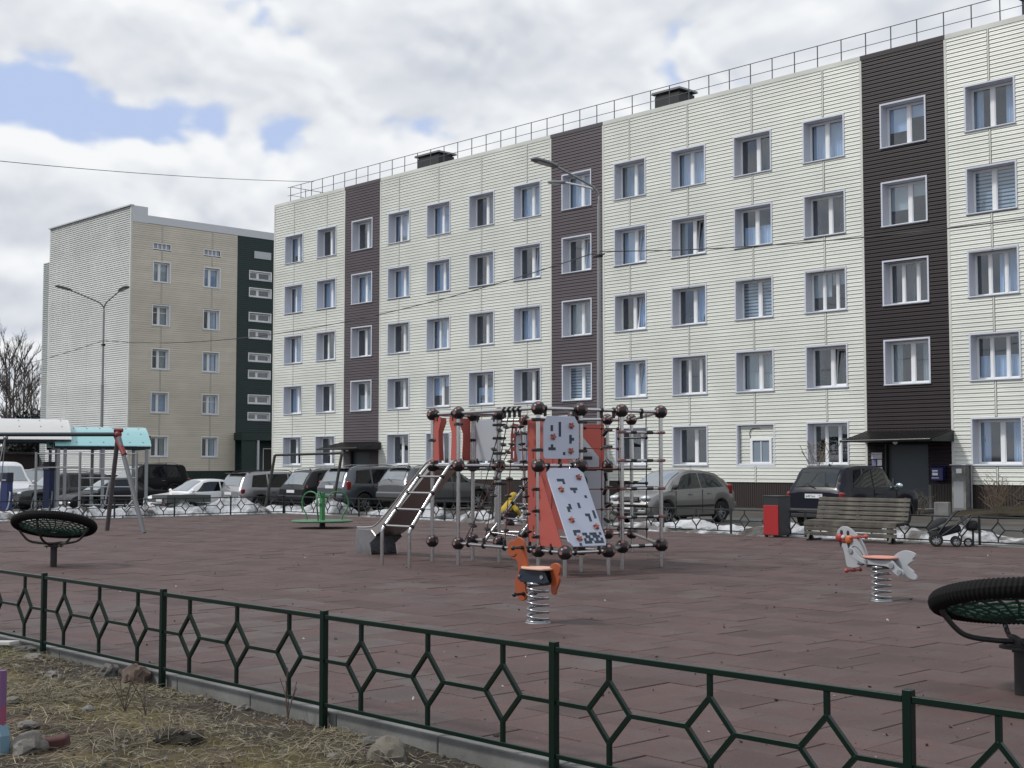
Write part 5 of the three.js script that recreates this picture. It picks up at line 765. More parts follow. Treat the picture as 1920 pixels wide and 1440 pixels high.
car('parked_car', 'large black off-roader at the back beside the left block', put(-63.2, -33.5, .25), 0, SUV({ paint: paint([.007, .007, .009], 0, .4), W: 1.95, roof: [[-2.33, 1.1], [-2.28, 1.2], [-2.15, 1.72], [-2.05, 1.8], [-1.0, 1.85], [0, 1.85], [.35, 1.8], [1.1, 1.1], [2.33, .8]], belt: [[-2.33, 1.05], [-2.2, 1.12], [-1.9, 1.14], [.9, 1.1], [1.15, 1.08], [2.0, 1.0], [2.25, .9], [2.33, .8]], spoiler: null }));
car('parked_car', 'grey crossover facing right at the far left, beside the white van', put(-67.6, -29.6, .1), Math.PI / 2, SUV({ paint: paint([.16, .165, .17], .6), spoiler: null }));
// white van
{
  const t = car('parked_van', 'white panel van at the far left edge behind the exercise posts', put(-63.6, -26.2, .1), Math.PI / 2, SUV({ paint: paint([.66, .67, .68], 0), L: 5.3, W: 1.95, belt: [[-2.65, 1.15], [-2.5, 1.2], [1.3, 1.1], [1.9, 1.02], [2.5, .9], [2.65, .75]], roof: [[-2.65, 1.2], [-2.6, 1.4], [-2.5, 2.0], [-2.2, 2.1], [.3, 2.1], [.8, 2.0], [1.9, 1.06], [2.65, .75]], wb: [-1.6, 1.7], ws: [1.75, .95], rw: [-2.59, -2.5], windows: [[.1, 1.4, 0, -.5]], handles: [.3], seams: [0, 1.3], rails: null, clad: false, spoiler: null, roofW: .84 }));
  t.userData.category = 'van';
}
// rounded silver hatchback facing the playground
car('parked_car', 'rounded grey hatchback facing the playground, right of the play structure', put(-24.5, -29.6), 0, SEDAN({ L: 3.86, W: 1.67, paint: paint([.235, .232, .225], .6), bumperDark: false, wr: .305, wb: [-1.22, 1.22], clear: .2, belt: [[-1.93, .8], [-1.86, .9], [-1.5, 1.0], [.7, .94], [.95, .95], [1.5, .87], [1.78, .76], [1.93, .58]], roof: [[-1.93, .84], [-1.86, .98], [-1.6, 1.24], [-1.2, 1.43], [-.6, 1.51], [0, 1.52], [.3, 1.47], [.7, 1.26], [1.14, .98], [1.93, .58]], ws: [1.06, .32], rw: [-1.84, -1.4], windows: [[-1.38, -.34, .3, 0], [-.28, .84, 0, -.42]], handles: [-.62, .22], seams: [-.31, .86], tailY: .95, tailW: .12, tailH: .3, headY: .74, stripY: .5, tapF: .16, mirrorM: carM.clad, lightGlass: true }));
// black boxy off-roader
car('parked_car', 'black boxy three-door off-roader parked behind the wooden bench', put(-19.15, -30.55), R180, { L: 3.74, W: 1.68, clear: .3, wr: .34, wb: [-1.1, 1.1], paint: paint([.006, .007, .015], 0, .3), tapF: .05, tapR: .05, belt: [[-1.87, .95], [-1.8, 1.02], [-1.5, 1.05], [.6, 1.03], [.8, 1.02], [1.7, .96], [1.82, .9], [1.87, .8]], roof: [[-1.87, .97], [-1.82, 1.06], [-1.5, 1.54], [-1.38, 1.60], [-.8, 1.64], [0, 1.63], [.3, 1.6], [.85, 1.03], [1.87, .8]], roofW: .8, windows: [[-1.3, -.42, .12, 0], [-.34, .66, 0, -.34]], ws: [.8, .36], rw: [-1.8, -1.5], handles: [-.2], seams: [-.38, .7], tailY: .84, tailW: .1, tailH: .26, bumpY: .50, bumpH: .1, plateY: .86, bumperDark: true, clad: true, dullRear: true, plateText: ['в401ек', '10'], mirrorM: PH([.5, .62, .68], { roughness: .05, metalness: .6 }) });
// small trailer
{
  const t = thing('car_trailer', 'small grey flat-sided trailer parked in front of the white sedan', 'trailer', put(-43.9, -24.9), R180), gm = M([.10, .11, .105], .5, .3);
  t.scale.setScalar(.85); part('box', [box(0, .62, 0, 1.3, .04, 2.1), box(0, .76, -1.04, 1.3, .3, .03), box(0, .76, 1.04, 1.3, .3, .03), box(.64, .76, 0, .03, .3, 2.05), box(-.64, .76, 0, .03, .3, 2.05), box(0, .5, 0, 1.1, .12, 1.9)], gm, t);
  part('drawbar', [bar(V(-.4, .5, 1.0), V(0, .45, 2.0), .06), bar(V(.4, .5, 1.0), V(0, .45, 2.0), .06)], mat.galv, t); part('light_board', [rbox(0, .52, -1.08, 1.36, .1, .04, .01)], M([.02, .02, .02], .5), t);
  for (const s of [-1, 1]) { const w = share('wheel', tyreG, carM.tyre, t, s * .72, .28, 0); w.scale.setScalar(.28); if (s < 0) w.rotation.y = Math.PI; share('rim', rimG, carM.rim, w); part('mudguard', [new THREE.CylinderGeometry(.34, .34, .2, 16, 1, true, 0, Math.PI).rotateZ(1.5708).rotateX(-1.5708 * 0).translate(s * .74, .3, 0)], carM.clad, t); part('tail_light', rbox(s * .55, .52, -1.11, .16, .08, .03, .01), carM.tail, t); }
  part('number_plate', rbox(0, .7, -1.07, .5, .11, .012, .003), carM.plate, t);
}
// ---------- street lamps and wires ----------
const lampTops = [];
function lamp(label, x, z, arms, h = 9.05) {
  const y0 = gy(x, z), t = thing('street_lamp', label, 'street lamp', [x, y0, z], 0, 'double arm street lamps'), hh = h - y0;
  part('pole', [rod(V(0, 0, 0), V(0, hh * .6, 0), .085, .065, 14), rod(V(0, hh * .6, 0), V(0, hh - .4, 0), .052, .045, 12), new THREE.CylinderGeometry(.07, .07, .12, 12).translate(0, hh * .6, 0)], mat.galv, t);
  part('base_plate', [rbox(0, .03, 0, .36, .06, .36, .01)], mat.galv, t);
  for (const [ax, az] of arms) {
    const l = Math.hypot(ax, az), d = V(ax / l, 0, az / l); const p = k => d.clone().multiplyScalar(l * k);
    const a = part('arm', tube([V(0, hh - .45, 0), V(0, hh - .2, 0), p(.08).setY(hh + .0), p(.22).setY(hh + .12), p(.8).setY(hh + .48)], .032, 8, 40), mat.galv, t);
    const hd = part('lamp_head', [slab(smoothOutline([[0, .06], [.22, .14], [.62, .16], [.78, .09], [.78, -.09], [.62, -.16], [.22, -.14], [0, -.06]], 40), .075, .02).rotateX(Math.PI / 2).rotateZ(.16).rotateY(Math.atan2(-d.z, d.x)).translate(p(.76).x, hh + .47, p(.76).z)], M([.18, .19, .2], .4, .5), t);
    part('lens', [box(.42, -.04, 0, .4, .012, .2).rotateZ(.16).rotateY(Math.atan2(-d.z, d.x)).translate(p(.76).x, hh + .47, p(.76).z)], M([.5, .52, .54], .3), hd);
  }
  part('wire_bracket', [rbox(0, hh * .8, 0, .16, .08, .16, .02), rod(V(-.2, hh * .8, 0), V(.2, hh * .8 + .03, 0), .02)], mat.blackMetal, t);
  return t;
}
const rfX = (r, f) => [Math.cos(YAW) * r - Math.sin(YAW) * f, -Math.sin(YAW) * r - Math.cos(YAW) * f];
lamp('tall double arm street lamp in front of the long building, behind the play structure', -24.1, -26.1, [rfX(-1.5, -.85), rfX(-1.1, 1.7)]);
lamp('tall double arm street lamp in front of the left block gable', -57.2, -28.3, [rfX(-1.43, -1.7), rfX(1.35, -1.45)]);
function wire(label, pts, r = .014) { single('overhead_wire', [tube(pts, r, 5, 60)], M([.03, .03, .035], .6), label, 'wire', 'overhead wires'); }
const sag = (a, b, s, n = 9) => { const o = []; for (let i = 0; i <= n; i++) { const k = i / n, p = a.clone().lerp(b, k); p.y -= s * 4 * k * (1 - k); o.push(p); } return o; };
const wl = V(-57.2, 7.35, -28.3), wr_ = V(-24.1, 7.35, -26.1);
wire('wire sagging between the two street lamps across the long facade', sag(wl, wr_, .9)); wire('wire from the right lamp running off to the right', sag(wr_, V(2, 7.2, -25), .75)); wire('wire from the left lamp running off to the left', sag(wl, V(-95, 7.3, -30), .7));
wire('thin cable crossing the open sky to the roof railing', sag(V(-60.9, 17.45, -42.5), V(-46.3, 12, -9.4), .35), .014);
// ---------- bench, bin, stroller ----------
{
  const t = thing('park_bench', 'weathered slatted wooden bench with dark steel supports by the far fence', 'bench', [-15.35, 0, -24.52], 0), Lb = 2.2;
  const sl = (y, z, rx, h = .095) => { const o = part('slat', [rbox(0, 0, 0, Lb, h, .032, .006)], mat.wood, t); o.position.set(0, y, z); o.rotation.x = rx; };
  for (let i = 0; i < 5; i++) sl(.50 + i * .095, -.22 - i * .026, -.27, .078);
  for (let i = 0; i < 4; i++) sl(.42 + .004 * i, .20 - i * .105, Math.PI / 2 + .04, .09);
  for (let i = 0; i < 3; i++) sl(.36 - i * .1, .265 - i * .005, .02, .08);
  for (const x of [-.98, .98]) part('support', [bar(V(x, .02, -.16), V(x, .02, .32), .06, .05), bar(V(x, .02, .24), V(x, .40, .24), .06, .06), bar(V(x, .38, .24), V(x, .38, -.2), .06, .05), bar(V(x, .36, -.2), V(x, .93, -.36), .06, .05), slab([[.1, .04], [.34, .04], [.24, .2]], .06, .004).rotateY(-Math.PI / 2).translate(x, 0, .0)], mat.blackMetal, t);
}
{
  const t = thing('litter_bin', 'red and black square litter bin next to the bench', 'litter bin', [-17.6, 0, -25.2 + .3], 0);
  part('body', [rbox(0, .47, 0, .42, .86, .44, .008)], M([.018, .020, .024], .45), t); part('front_door', rbox(-.005, .385, .225, .40, .66, .02, .006), M([.33, .012, .014], .45), t); part('lid', [rbox(0, .915, 0, .44, .025, .46, .008)], M([.016, .018, .022], .4), t); part('foot', [-1, 1].flatMap(a => [-1, 1].map(b => box(a * .17, .02, b * .17, .05, .04, .05))), mat.blackMetal, t);
}
{
  const t = thing('folding_stroller', 'folded black baby stroller with grey wheels standing by the fence', 'stroller', [-13.15, 0, -24.55], .55), fb = M([.012, .013, .016], .9), fr = M([.03, .032, .036], .4, .5);
  for (const [x, z, r] of [[-.34, .16, .13], [-.34, -.2, .13], [.04, .16, .10], [.04, -.2, .10], [.26, .1, .09]]) { const w = share('wheel', tyreG, carM.tyre, t, x, r, z); w.scale.set(r * .6, r, r); w.rotation.y = -Math.PI / 2; share('rim', rimG, M([.3, .31, .33], .4, .3), w); }
  part('frame', [tube([V(-.36, .13, .16), V(-.1, .32, .16), V(.3, .62, .14)], .014, 8), tube([V(-.36, .13, -.2), V(-.1, .32, -.2), V(.3, .62, -.18)], .014, 8), tube([V(-.3, .26, .17), V(-.12, .5, .17), V(.05, .68, .1), V(.12, .7, -.02), V(.05, .68, -.14), V(-.12, .5, -.2)], .018, 8), tube([V(.04, .1, .16), V(.12, .3, .16), V(.34, .6, .14)], .014, 8), rod(V(.3, .62, .14), V(.3, .62, -.18), .016), rod(V(-.34, .13, .16), V(-.34, .13, -.2), .012), bar(V(.36, .02, 0), V(.36, .36, 0), .04)], fr, t);
  part('seat_fabric', [rbox(-.08, .33, -.02, .62, .16, .36, .07, 3).rotateZ(.28), rbox(.34, .42, -.02, .24, .2, .34, .08, 3)], fb, t); part('hood', [new THREE.SphereGeometry(.2, 16, 10, 0, 6.3, 0, 1.6).scale(1.1, .6, 1).rotateZ(.5).translate(-.28, .42, -.02)], fb, t); part('footboard', rbox(-.42, .27, -.02, .16, .03, .3, .012), fb, t);
}
// ---------- small yard things ----------
{
  const b = single('concrete_block', [rbox(0, .27, 0, .42, .55, .34, .02)], mat.concrete, 'rough concrete block lying before the cable cabinet', 'concrete block', null, [-19.95, -.03, -36.6]); b.rotation.y = .3;
  const s = thing('concrete_slab', 'low concrete slab on rubble between the hatchback and the litter bin', 'slab', [-22.0, -.03, -34.5], .1); part('slab_top', rbox(0, .50, 0, 1.8, .09, 1.1, .02), mat.concrete, s); part('rubble', [stoneGeo(.4, .3, .35, 5, 2).translate(-.5, .2, 0), stoneGeo(.35, .28, .3, 9, 2).translate(.45, .2, .1), stoneGeo(.3, .26, .3, 12, 2).translate(0, .18, -.2)], M([.10, .095, .085], .95), s);
  const w = thing('wheelbarrow', 'red-rimmed wheelbarrow at the right edge by the facade', 'wheelbarrow', [-16.9, -.03, -37.2], .6), red = M([.42, .10, .08], .5);
  const tr = new THREE.CylinderGeometry(.52, .3, .26, 4, 1, true).rotateY(Math.PI / 4).scale(1.25, 1, .85).translate(0, .66, 0); part('tray', [tr, box(0, .54, 0, .5, .02, .34)], M([.05, .05, .055], .5), w); part('tray_rim', [tube([V(-.46, .8, -.31), V(.46, .8, -.31), V(.46, .8, .31), V(-.46, .8, .31)], .03, 8, 40, true, .05)], red, w);
  const wh = share('wheel', tyreG, carM.tyre, w, .62, .19, 0); wh.scale.set(.19, .19, .19); wh.rotation.y = Math.PI / 2; share('rim', rimG, M([.3, .3, .3], .5), wh); part('frame', [tube([V(.62, .2, .12), V(.2, .46, .2), V(-.9, .66, .26)], .02, 8), tube([V(.62, .2, -.12), V(.2, .46, -.2), V(-.9, .66, -.26)], .02, 8), rod(V(-.3, .5, .22), V(-.35, 0, .24), .018), rod(V(-.3, .5, -.22), V(-.35, 0, -.24), .018)], mat.blackMetal, w);
  // leafless shrub by the facade
  const shrub = (x, z, h, n, sd, label) => { seed = sd; const g = []; for (let i = 0; i < n; i++) { const a = rnd() * 6.28, sp = rr(.1, .8), hh = h * rr(.35, 1), bx = rr(-.25, .25), bz = rr(-.2, .2); const e = V(bx + Math.cos(a) * sp, hh, bz + Math.sin(a) * sp * .6), m = V(bx + Math.cos(a) * sp * .35, hh * .55, bz + Math.sin(a) * sp * .25); g.push(tube([V(bx, 0, bz), m, e], rr(.006, .012), 5, 8)); for (let k = 0; k < 2; k++) { const q = m.clone().lerp(e, rr(0, .7)); g.push(tube([q, q.clone().add(V(rr(-.15, .15), rr(.1, .25), rr(-.12, .12))), q.clone().add(V(rr(-.35, .35), rr(.2, .5), rr(-.2, .2)))], .005, 4, 6)); } } const t = thing('bare_shrub', label, 'shrub', [x, -.03, z], 0, 'leafless shrubs along the facade'); part('stems', g, M([.14, .105, .07], .9), t); return t; };
  shrub(-20.0, -40.2, 1.25, 34, 61, 'leafless brown shrub against the plinth right of the cable cabinet'); shrub(-18.8, -40.4, .9, 22, 62, 'lower leafless shrub nearest the right edge by the facade'); shrub(-22.9, -40.4, .6, 18, 64, 'small tangle of dry stems at the foot of the letter box wall');
  { seed = 77; const g = []; for (let i = 0; i < 9; i++) { const x = rr(-.25, .25); g.push(tube([V(x, 0, 0), V(x + rr(-.2, .2), rr(.9, 1.3), rr(-.1, .1)), V(x + rr(-.7, .7), rr(1.9, 2.6), rr(-.2, .2))], .012, 5, 10)); for (let k = 0; k < 3; k++) { const y = rr(1.4, 2.1), q = V(x + rr(-.35, .35), y, 0); g.push(tube([q, q.clone().add(V(rr(-.2, .2), .2, 0)), q.clone().add(V(rr(-.5, .5), rr(.3, .6), 0))], .007, 4, 6)); } } const t = thing('bare_shrub', 'tall leafless sapling crossing the ground floor window left of the near entrance', 'shrub', [-27.1, -.03, -41.0], 0, 'leafless shrubs along the facade'); part('stems', g, M([.16, .13, .09], .9), t); }
  { const m = []; seed = 5; const t = thing('flower_bed_mound', 'heap of dark earth and dry stalks at the facade near the right edge', 'earth mound', [-19.2, -.1, -39.8]); part('earth', stoneGeo(2.2, .42, 1.2, 88), M([.07, .06, .045], .95, 0, { map: tSoil, bumpMap: bSoil, bumpScale: .03 }), t); }
}
// carpet beating frame
{ const t = thing('carpet_frame', 'dark steel carpet-beating frame standing before the parked SUVs', 'frame', [-39.15, gy(-39, -27), -27.2]); const a = V(-.82, 2.05, .86), b = V(.82, 2.12, -.86), o = V(-.35, 0, .38); part('crossbar', [rod(a, b, .045, .045, 12)], M([.06, .058, .055], .5, .4), t); for (const q of [a, b]) part('leg', [rod(V(q.x + o.x * .7, -.1, q.z + o.z * .7), q, .05, .05, 12)], M([.05, .046, .042], .6, .3), t); }
// ---------- swing ----------
{
  const t = thing('playground_swing', 'grey steel A-frame swing with red corner bracket and a flat black seat at the left', 'swing', [0, 0, 0]), gm = M([.13, .13, .14], .5, .6), top = V(-30.15, 2.36, -15.35), top2 = V(-35.6, 2.36, -9.9);
  part('top_beam', [rod(top, top2, .05, .05, 14)], M([.035, .05, .06], .45, .4), t);
  for (const [a, b, m] of [[V(-30.72, 0, -15.39), top, M([.10, .095, .10], .5, .5)], [V(-28.95, 0, -15.44), top, M([.17, .17, .175], .5, .5)], [V(-36.2, 0, -9.7), top2, gm], [V(-34.4, 0, -9.8), top2, gm]]) part('leg', [rod(a, b, .055, .055, 14)], m, t);
  part('corner_bracket', [rod(top.clone().add(V(-.1, -.02, 0)), top.clone().add(V(.3, -.5, -.02)), .075, .065, 12), ball(top.x, top.y, top.z, .09), rod(top.clone().add(V(-.07, .1, .07)), top.clone().add(V(.08, .1, -.08)), .05, .05, 10)], M([.20, .025, .025], .5), t);
  const s = t; const mid = V(-32.7, .62, -12.5);
  part('seat', [new THREE.CylinderGeometry(.62, .62, .09, 30).translate(mid.x, mid.y, mid.z), new THREE.TorusGeometry(.62, .06, 8, 36).rotateX(1.5708).translate(mid.x, mid.y, mid.z)], mat.blackMetal, s);
  for (const k of [.36, .6]) { const a = top.clone().lerp(top2, k); for (const d of [-.35, .35]) part('chain', [rod(V(mid.x + (a.x - mid.x) * .8 + d * .5, mid.y + .05, mid.z + (a.z - mid.z) * .8 + d * .5), a, .013, .013, 6)], mat.galv, s); part('hanger', [ball(a.x, a.y - .08, a.z, .06, 10)], M([.3, .3, .3], .4, .6), s); }
}
// ---------- outdoor gym: canopies, exercise posts, bars ----------
function canopy(label, x, z, turn, Lc, Wc, eave, rise, m, y0) {
  const t = thing('arched_canopy', label, 'canopy', [x, y0, z], turn, 'arched polycarbonate canopies'), n = 20, P = [], R = q => [-(Wc / 2) + Wc * q, eave + rise * Math.sin(Math.PI * Math.min(1, .06 + q * .88)) - rise * .18];
  const out = [], inn = []; for (let i = 0; i <= n; i++) { const [a, b] = R(i / n); out.push([a, b]); inn.unshift([a, b - .02]); }
  part('roof_sheet', new THREE.ExtrudeGeometry(new THREE.Shape(out.concat(inn).map(q => new THREE.Vector2(...q))), { depth: Lc, bevelEnabled: false }).translate(0, 0, -Lc / 2), m, t);
  const pts = []; for (let i = 1; i < n; i += 3) for (let k = 0; k < 7; k++) { const [a, b] = R(i / n); pts.push(new THREE.CylinderGeometry(.022, .022, .012, 6).translate(a, b + .008, -Lc / 2 + .25 + k * (Lc - .5) / 6)); } part('screws', pts, M([.2, .22, .23], .5), t).userData.kind = 'stuff';
  const fm = M([.02, .032, .045], .45, .3);
  for (const sx of [-1, 1]) { part('eave_beam', [bar(V(sx * Wc * .44, eave - .06, -Lc / 2), V(sx * Wc * .44, eave - .06, Lc / 2), .06, .08)], fm, t); for (const sz of [-.46, 0, .46]) part('post', [rbox(sx * Wc * .44, (eave - .1) / 2 - .2, sz * Lc, .1, eave + .3, .1, .01)], mat.galv, t); }
  for (const sz of [-.46, 0, .46]) { const ar = []; for (let i = 1; i < n; i += 2) { const [a, b] = R(i / n); ar.push(V(a, b - .06, sz * Lc)); } part('arch_rib', tube(ar, .025, 6, 30), fm, t); part('tie_beam', [bar(V(-Wc * .44, eave - .1, sz * Lc), V(Wc * .44, eave - .1, sz * Lc), .05), ...[-.5, 0, .5].map(k => bar(V(k * Wc * .5, eave - .1, sz * Lc), V(k * Wc * .5, eave + rise * .55, sz * Lc), .035))], fm, t); }
  return t;
}
const poly = (c, tr) => PH(c, { roughness: .25, transmission: tr, thickness: 0, clearcoat: .4 });
canopy('white arched canopy over the exercise yard at the left edge', -43.0, -17.6, 2.8, 4.4, 3.4, 2.56, .85, poly([.72, .71, .69], .25), -.12);
canopy('turquoise arched canopy next to the white one', -41.9, -20.6, 2.8, 3.0, 3.4, 2.36, .8, poly([.36, .66, .68], .3), -.12);
{
  const bm = M([.018, .030, .11], .45), cap = M([.012, .018, .035], .5);
  const post = (label, x, z, h, y0) => { const t = thing('exercise_machine', label, 'exercise machine', [x, y0, z], .4, 'blue outdoor exercise machines'); part('post', [rbox(0, h / 2 - .1, 0, .28, h - .14, .24, .02)], bm, t); part('cap', [rbox(0, h - .22, 0, .30, .3, .26, .02)], cap, t); part('name_strip', rbox(0, h - .3, .135, .2, .04, .008, .002), M([.3, .34, .42], .6), t); for (const s of [-1, 1]) part('lever', tube([V(s * .16, .9, .05), V(s * .34, .85, .2), V(s * .4, .5, .32), V(s * .36, .28, .4), V(s * .52, .25, .45)], .022, 8, 24), mat.galv, t); part('foot_plate', [rbox(.45, .22, .5, .24, .03, .34, .01), rbox(-.45, .22, .5, .24, .03, .34, .01)], mat.blackMetal, t); };
  post('blue exercise machine post at the very left edge under the white canopy', -39.9, -16.7, 1.56, -.1); post('taller blue exercise machine post between the two canopies', -42.5, -19.2, 1.95, -.15); post('third blue exercise machine farther back under the white canopy', -44.5, -17.6, 1.6, -.2);
  const g = thing('pull_up_bars', 'grey steel pull-up bars and wall ladder under the turquoise canopy', 'exercise bars', [-39.6, -.08, -19.1], .78), m = mat.galv;
  for (const x of [-1.6, -.2, 1.6]) part('post', [rod(V(x, -.1, 0), V(x, 2.1, 0), .04, .04, 10)], m, g); part('high_bar', [rod(V(-1.6, 2.05, 0), V(1.6, 2.05, 0), .02), rod(V(-1.6, 1.62, 0), V(-.2, 1.62, 0), .02)], m, g); for (let i = 0; i < 5; i++) part('rung', [rod(V(-.2, .45 + i * .28, 0), V(1.6, .45 + i * .28, 0), .018, .018, 8)], m, g); part('brace', [rod(V(1.6, .7, 0), V(1.2, 0, .7), .03), rod(V(.6, .4, 0), V(.75, 1.2, 0), .03)], m, g);
}
// ---------- picket fence, garages, trees on the left ----------
{
  const t = thing('picket_fence', 'low weathered picket fence below the windows of the left block', 'fence', [-76.2, -.3, -41], Math.PI / 2), g = []; const pk = box(0, .5, 0, .075, 1.0, .02); for (let i = 0; i < 46; i++) { const o = share('picket', pk, mat.wood, t, i * .16, (hash2(i, 3) - .5) * .1, 0); } part('rail', [box(3.6, .3, -.03, 7.4, .06, .03), box(3.6, .75, -.03, 7.4, .06, .03)], mat.wood, t);
  const ga = thing('garage_row', 'low dark brown garage row seen under the canopies', 'garage', [-98, -.3, -42], -.9); part('wall', [box(0, 1.35, 0, 34, 2.7, 6)], M([.045, .028, .024], .8), ga); part('roof', [box(0, 2.78, 0, 34.6, .16, 6.8)], M([.03, .02, .02], .7), ga); for (let i = 0; i < 9; i++) part('garage_door', [rbox(-15 + i * 3.6, 1.1, 3.02, 2.6, 2.1, .06, .01)], M([.06, .04, .036], .6), ga);
  const ga2 = thing('garage_row', 'low brown shed beside the foot of the left gable', 'garage', [-97, -.3, -20], 0); part('wall', [box(0, 1.2, 0, 14, 2.4, 5)], M([.05, .022, .018], .8), ga2); part('roof', [box(0, 2.5, 0, 14.6, .14, 5.8)], M([.04, .02, .018], .7), ga2);
}
function bareTree(label, x, z, H, sd, spread = .27) {
  seed = sd; const t = thing('bare_tree', label, 'tree', [x, -.3, z], 0, 'leafless trees on the left'), br = [], tw = [];
  const top = V(rr(-.4, .4), H, rr(-.4, .4)); const trunkPts = [V(0, 0, 0), V(rr(-.15, .15), H * .3, rr(-.15, .15)), V(rr(-.25, .25), H * .65, rr(-.2, .2)), top], cv = new THREE.CatmullRomCurve3(trunkPts);
  const trunk = []; for (let i = 0; i < 12; i++) trunk.push(rod(cv.getPoint(i / 12), cv.getPoint((i + 1) / 12), lerp(.2, .02, i / 12) * H / 15, lerp(.2, .02, (i + 1) / 12) * H / 15, 6, true));
  const limb = (p, d, l, r, dep) => { const e = p.clone().addScaledVector(d, l), n = 3; let a = p; for (let i = 0; i < n; i++) { const b = p.clone().lerp(e, (i + 1) / n).add(V(rr(-.05, .05) * l, 0, rr(-.05, .05) * l)); (dep > 0 ? br : tw).push(rod(a, b, r * (1 - i / n * .5), r * (1 - (i + 1) / n * .5), dep > 0 ? 5 : 3, true)); a = b; } if (dep < 0) return; const k = dep > 0 ? 5 : 6; for (let i = 0; i < k; i++) { const q = p.clone().lerp(a, rr(.25, 1)), nd = d.clone().add(V(rr(-.7, .7), rr(.05, .7), rr(-.7, .7))).normalize(); limb(q, nd, l * rr(.35, .6), r * .5, dep - 1); } };
  for (let i = 0; i < 15; i++) { const k = rr(.22, .95), p = cv.getPoint(k), a = rnd() * 6.28; limb(p, V(Math.cos(a) * (1 - k * .5), rr(.7, 1.5), Math.sin(a) * (1 - k * .5)).normalize(), H * spread * rr(.6, 1.1) * (1.15 - k * .6), .05 * H / 15, 1); }
  part('trunk', trunk, M([.075, .065, .06], .9), t); part('crown', [...br, ...tw], M([.06, .05, .046], .9), t);
}
[[-119.1, -48.9, 12, 1],[-138.4, -57.5, 14.5, 2],[-116.3, -48.9, 13, 3],[-147.3, -62.7, 14, 4],[-125.4, -53.8, 13.5, 5],[-141.6, -61.5, 12, 6],[-155.9, -68.2, 14, 7],[-131.1, -57.9, 9.5, 8],[-162.8, -68.2, 14, 9],[-129.8, -55, 14, 10],[-121.7, -53.3, 8.5, 11]].forEach(([x, z, h, s], i) => bareTree(['leafless tree nearest the gable of the left block, partly hidden by it', 'slender leafless tree among the group left of the gable', 'leafless tree far back in the left group', 'tall leafless tree in the middle of the left group', 'short leafless tree in front of the left group', 'leafless tree at the very left edge, far back', 'tall leafless tree at the very left edge', 'short leafless tree close to the gable corner', 'thin leafless tree behind the gable corner', 'crooked leafless tree in the thick of the left group', 'small leafless tree beside the dark evergreen'][i], x, z, h, s * 13));
{
  seed = 404; const t = thing('dark_conifer', 'dark round evergreen bush between the bare trees and the left gable', 'tree', [-102.2, -.3, -44.8]); part('trunk', [rod(V(0, 0, 0), V(0, 2, 0), .2, .12, 8)], M([.05, .04, .035], .9), t); const P = []; for (let i = 0; i < 5200; i++) { const a = rnd() * 6.28, u = Math.acos(rr(-1, 1)), r = 2.6 * Math.pow(rnd(), .4) * (.8 + .3 * PN.noise(Math.cos(a) * 2, u * 2, Math.sin(a) * 2)); const c = V(Math.sin(u) * Math.cos(a) * r, 3.8 + Math.cos(u) * r * 1.15, Math.sin(u) * Math.sin(a) * r), s = .2; for (let k = 0; k < 3; k++) P.push(c.x + rr(-s, s), c.y + rr(-s, s), c.z + rr(-s, s)); }
  const g = new THREE.BufferGeometry(); g.setAttribute('position', new THREE.Float32BufferAttribute(P, 3)); g.computeVertexNormals(); part('crown', g, new THREE.MeshStandardMaterial({ color: rgb(.02, .028, .022), roughness: .9, side: THREE.DoubleSide }), t);
  const h = structure('hill', (() => { const g = new THREE.PlaneGeometry(260, 90, 60, 12).rotateX(-Math.PI / 2), p = g.attributes.position; for (let i = 0; i < p.count; i++) { const x = p.getX(i), z = p.getZ(i); p.setY(i, -1 + 9 * Math.exp(-((z / 28) ** 2)) * (.7 + .5 * PN.noise(x * .03, 0, z * .03)) + .8 * PN.noise(x * .3, 2, z * .3)); } g.computeVertexNormals(); return g.rotateY(.75).translate(-190, 0, -95); })(), M([.06, .052, .045], .95, 0, { map: tYard }));
}
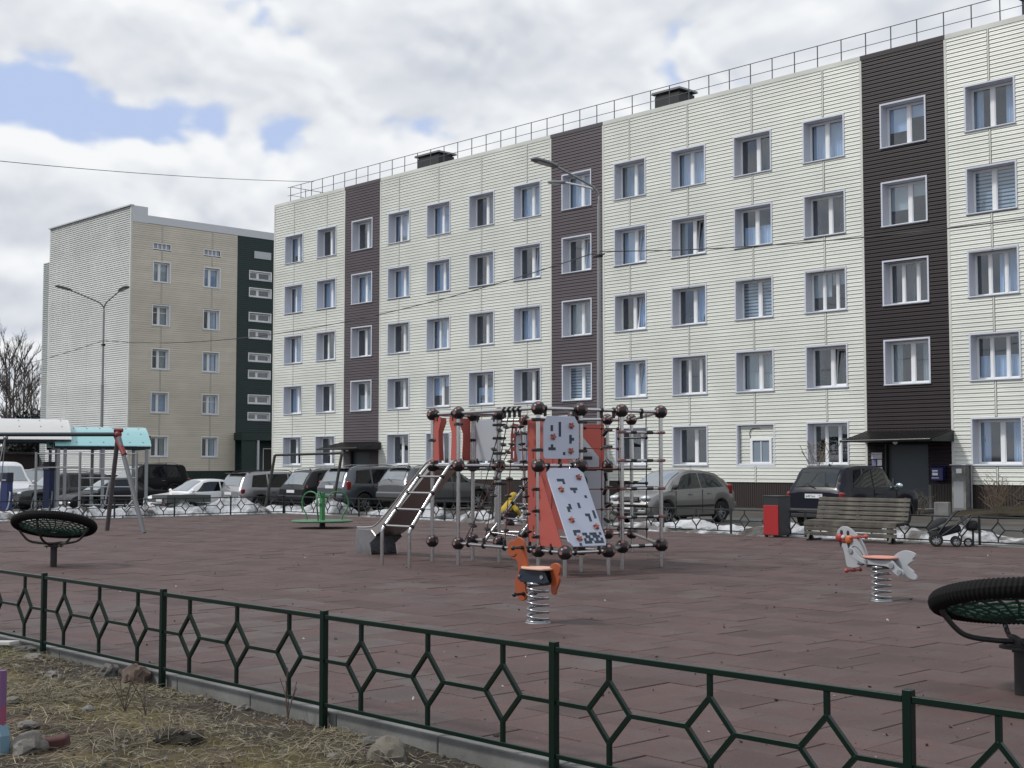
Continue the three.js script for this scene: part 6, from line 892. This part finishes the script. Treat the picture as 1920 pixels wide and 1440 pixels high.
// ---------- child behind the structure ----------
{
  const t = thing('person', 'small child in a yellow hooded jacket crouching by the snow behind the rope nets', 'person', [-25.98, 0, -24.5], 2.6);
  const sdf = (bones, n, lo, size) => { const mc = new MarchingCubes(n, new THREE.MeshBasicMaterial(), false, false, 60000); const cap = (p, a, b, r1, r2) => { const pa = p.clone().sub(a), ba = b.clone().sub(a), h = Math.max(0, Math.min(1, pa.dot(ba) / ba.lengthSq())); return pa.addScaledVector(ba, -h).length() - lerp(r1, r2, h); }; const q = V(0, 0, 0); for (let z = 0; z < n; z++) for (let y = 0; y < n; y++) for (let x = 0; x < n; x++) { q.set(lo.x + x / n * size, lo.y + y / n * size, lo.z + z / n * size); let s = 0; for (const [a, b, r1, r2] of bones) s += Math.exp(-45 * cap(q, a, b, r1, r2)); mc.field[x + y * n + z * n * n] = Math.log(s) / 45; } mc.isolation = 0; mc.update(); const c = mc.count, pos = new Float32Array(mc.positionArray.slice(0, c * 3)), nor = new Float32Array(mc.normalArray.slice(0, c * 3)); for (let i = 0; i < c; i++) { for (let k = 0; k < 3; k++) pos[i * 3 + k] = [lo.x, lo.y, lo.z][k] + (pos[i * 3 + k] + 1) / 2 * size; } const g = new THREE.BufferGeometry(); g.setAttribute('position', new THREE.BufferAttribute(pos, 3)); g.computeVertexNormals(); return g; };
  const lo = V(-.5, -.06, -.5);
  const legs = [-1, 1].flatMap(s => [[V(s * .08, .36, -.06), V(s * .1, .30, .16), .085, .07], [V(s * .1, .30, .16), V(s * .09, .09, .02), .065, .05], [V(s * .09, .06, 0), V(s * .095, .045, .13), .05, .042]]);
  const body = part('body', sdf([[V(0, .38, -.05), V(0, .55, .08), .13, .12], [V(0, .56, .08), V(0, .66, .13), .09, .06], [V(0, .74, .16), V(0, .76, .17), .1, .1], ...legs], 44, lo, 1.05), M([.028, .022, .03], .9), t);
  part('jacket', sdf([[V(0, .40, -.04), V(0, .56, .08), .16, .145], [V(-.13, .56, .08), V(-.2, .42, .2), .065, .055], [V(.13, .56, .08), V(.2, .42, .2), .065, .055], [V(-.2, .42, .2), V(-.12, .3, .3), .055, .045], [V(.2, .42, .2), V(.12, .3, .3), .055, .045]], 44, lo, 1.05), M([.42, .30, .03], .8), t);
  part('hood', sdf([[V(0, .72, .13), V(0, .77, .16), .125, .12]], 28, V(-.25, .5, -.1), .5), M([.40, .28, .03], .8), t); part('skirt', sdf([[V(0, .33, -.04), V(0, .36, .02), .15, .14]], 24, V(-.3, .1, -.3), .6), M([.12, .03, .06], .9), t);
  part('hands', [-1, 1].map(s => ball(s * .12, .285, .315, .035, 10)), M([.4, .24, .18], .7), t); part('face', [new THREE.SphereGeometry(.085, 14, 10).scale(.9, 1, .7).translate(0, .745, .225), ball(-.03, .76, .285, .01, 6), ball(.03, .76, .285, .01, 6)], M([.45, .27, .2], .7), t);
}
renderer.render(scene, camera);
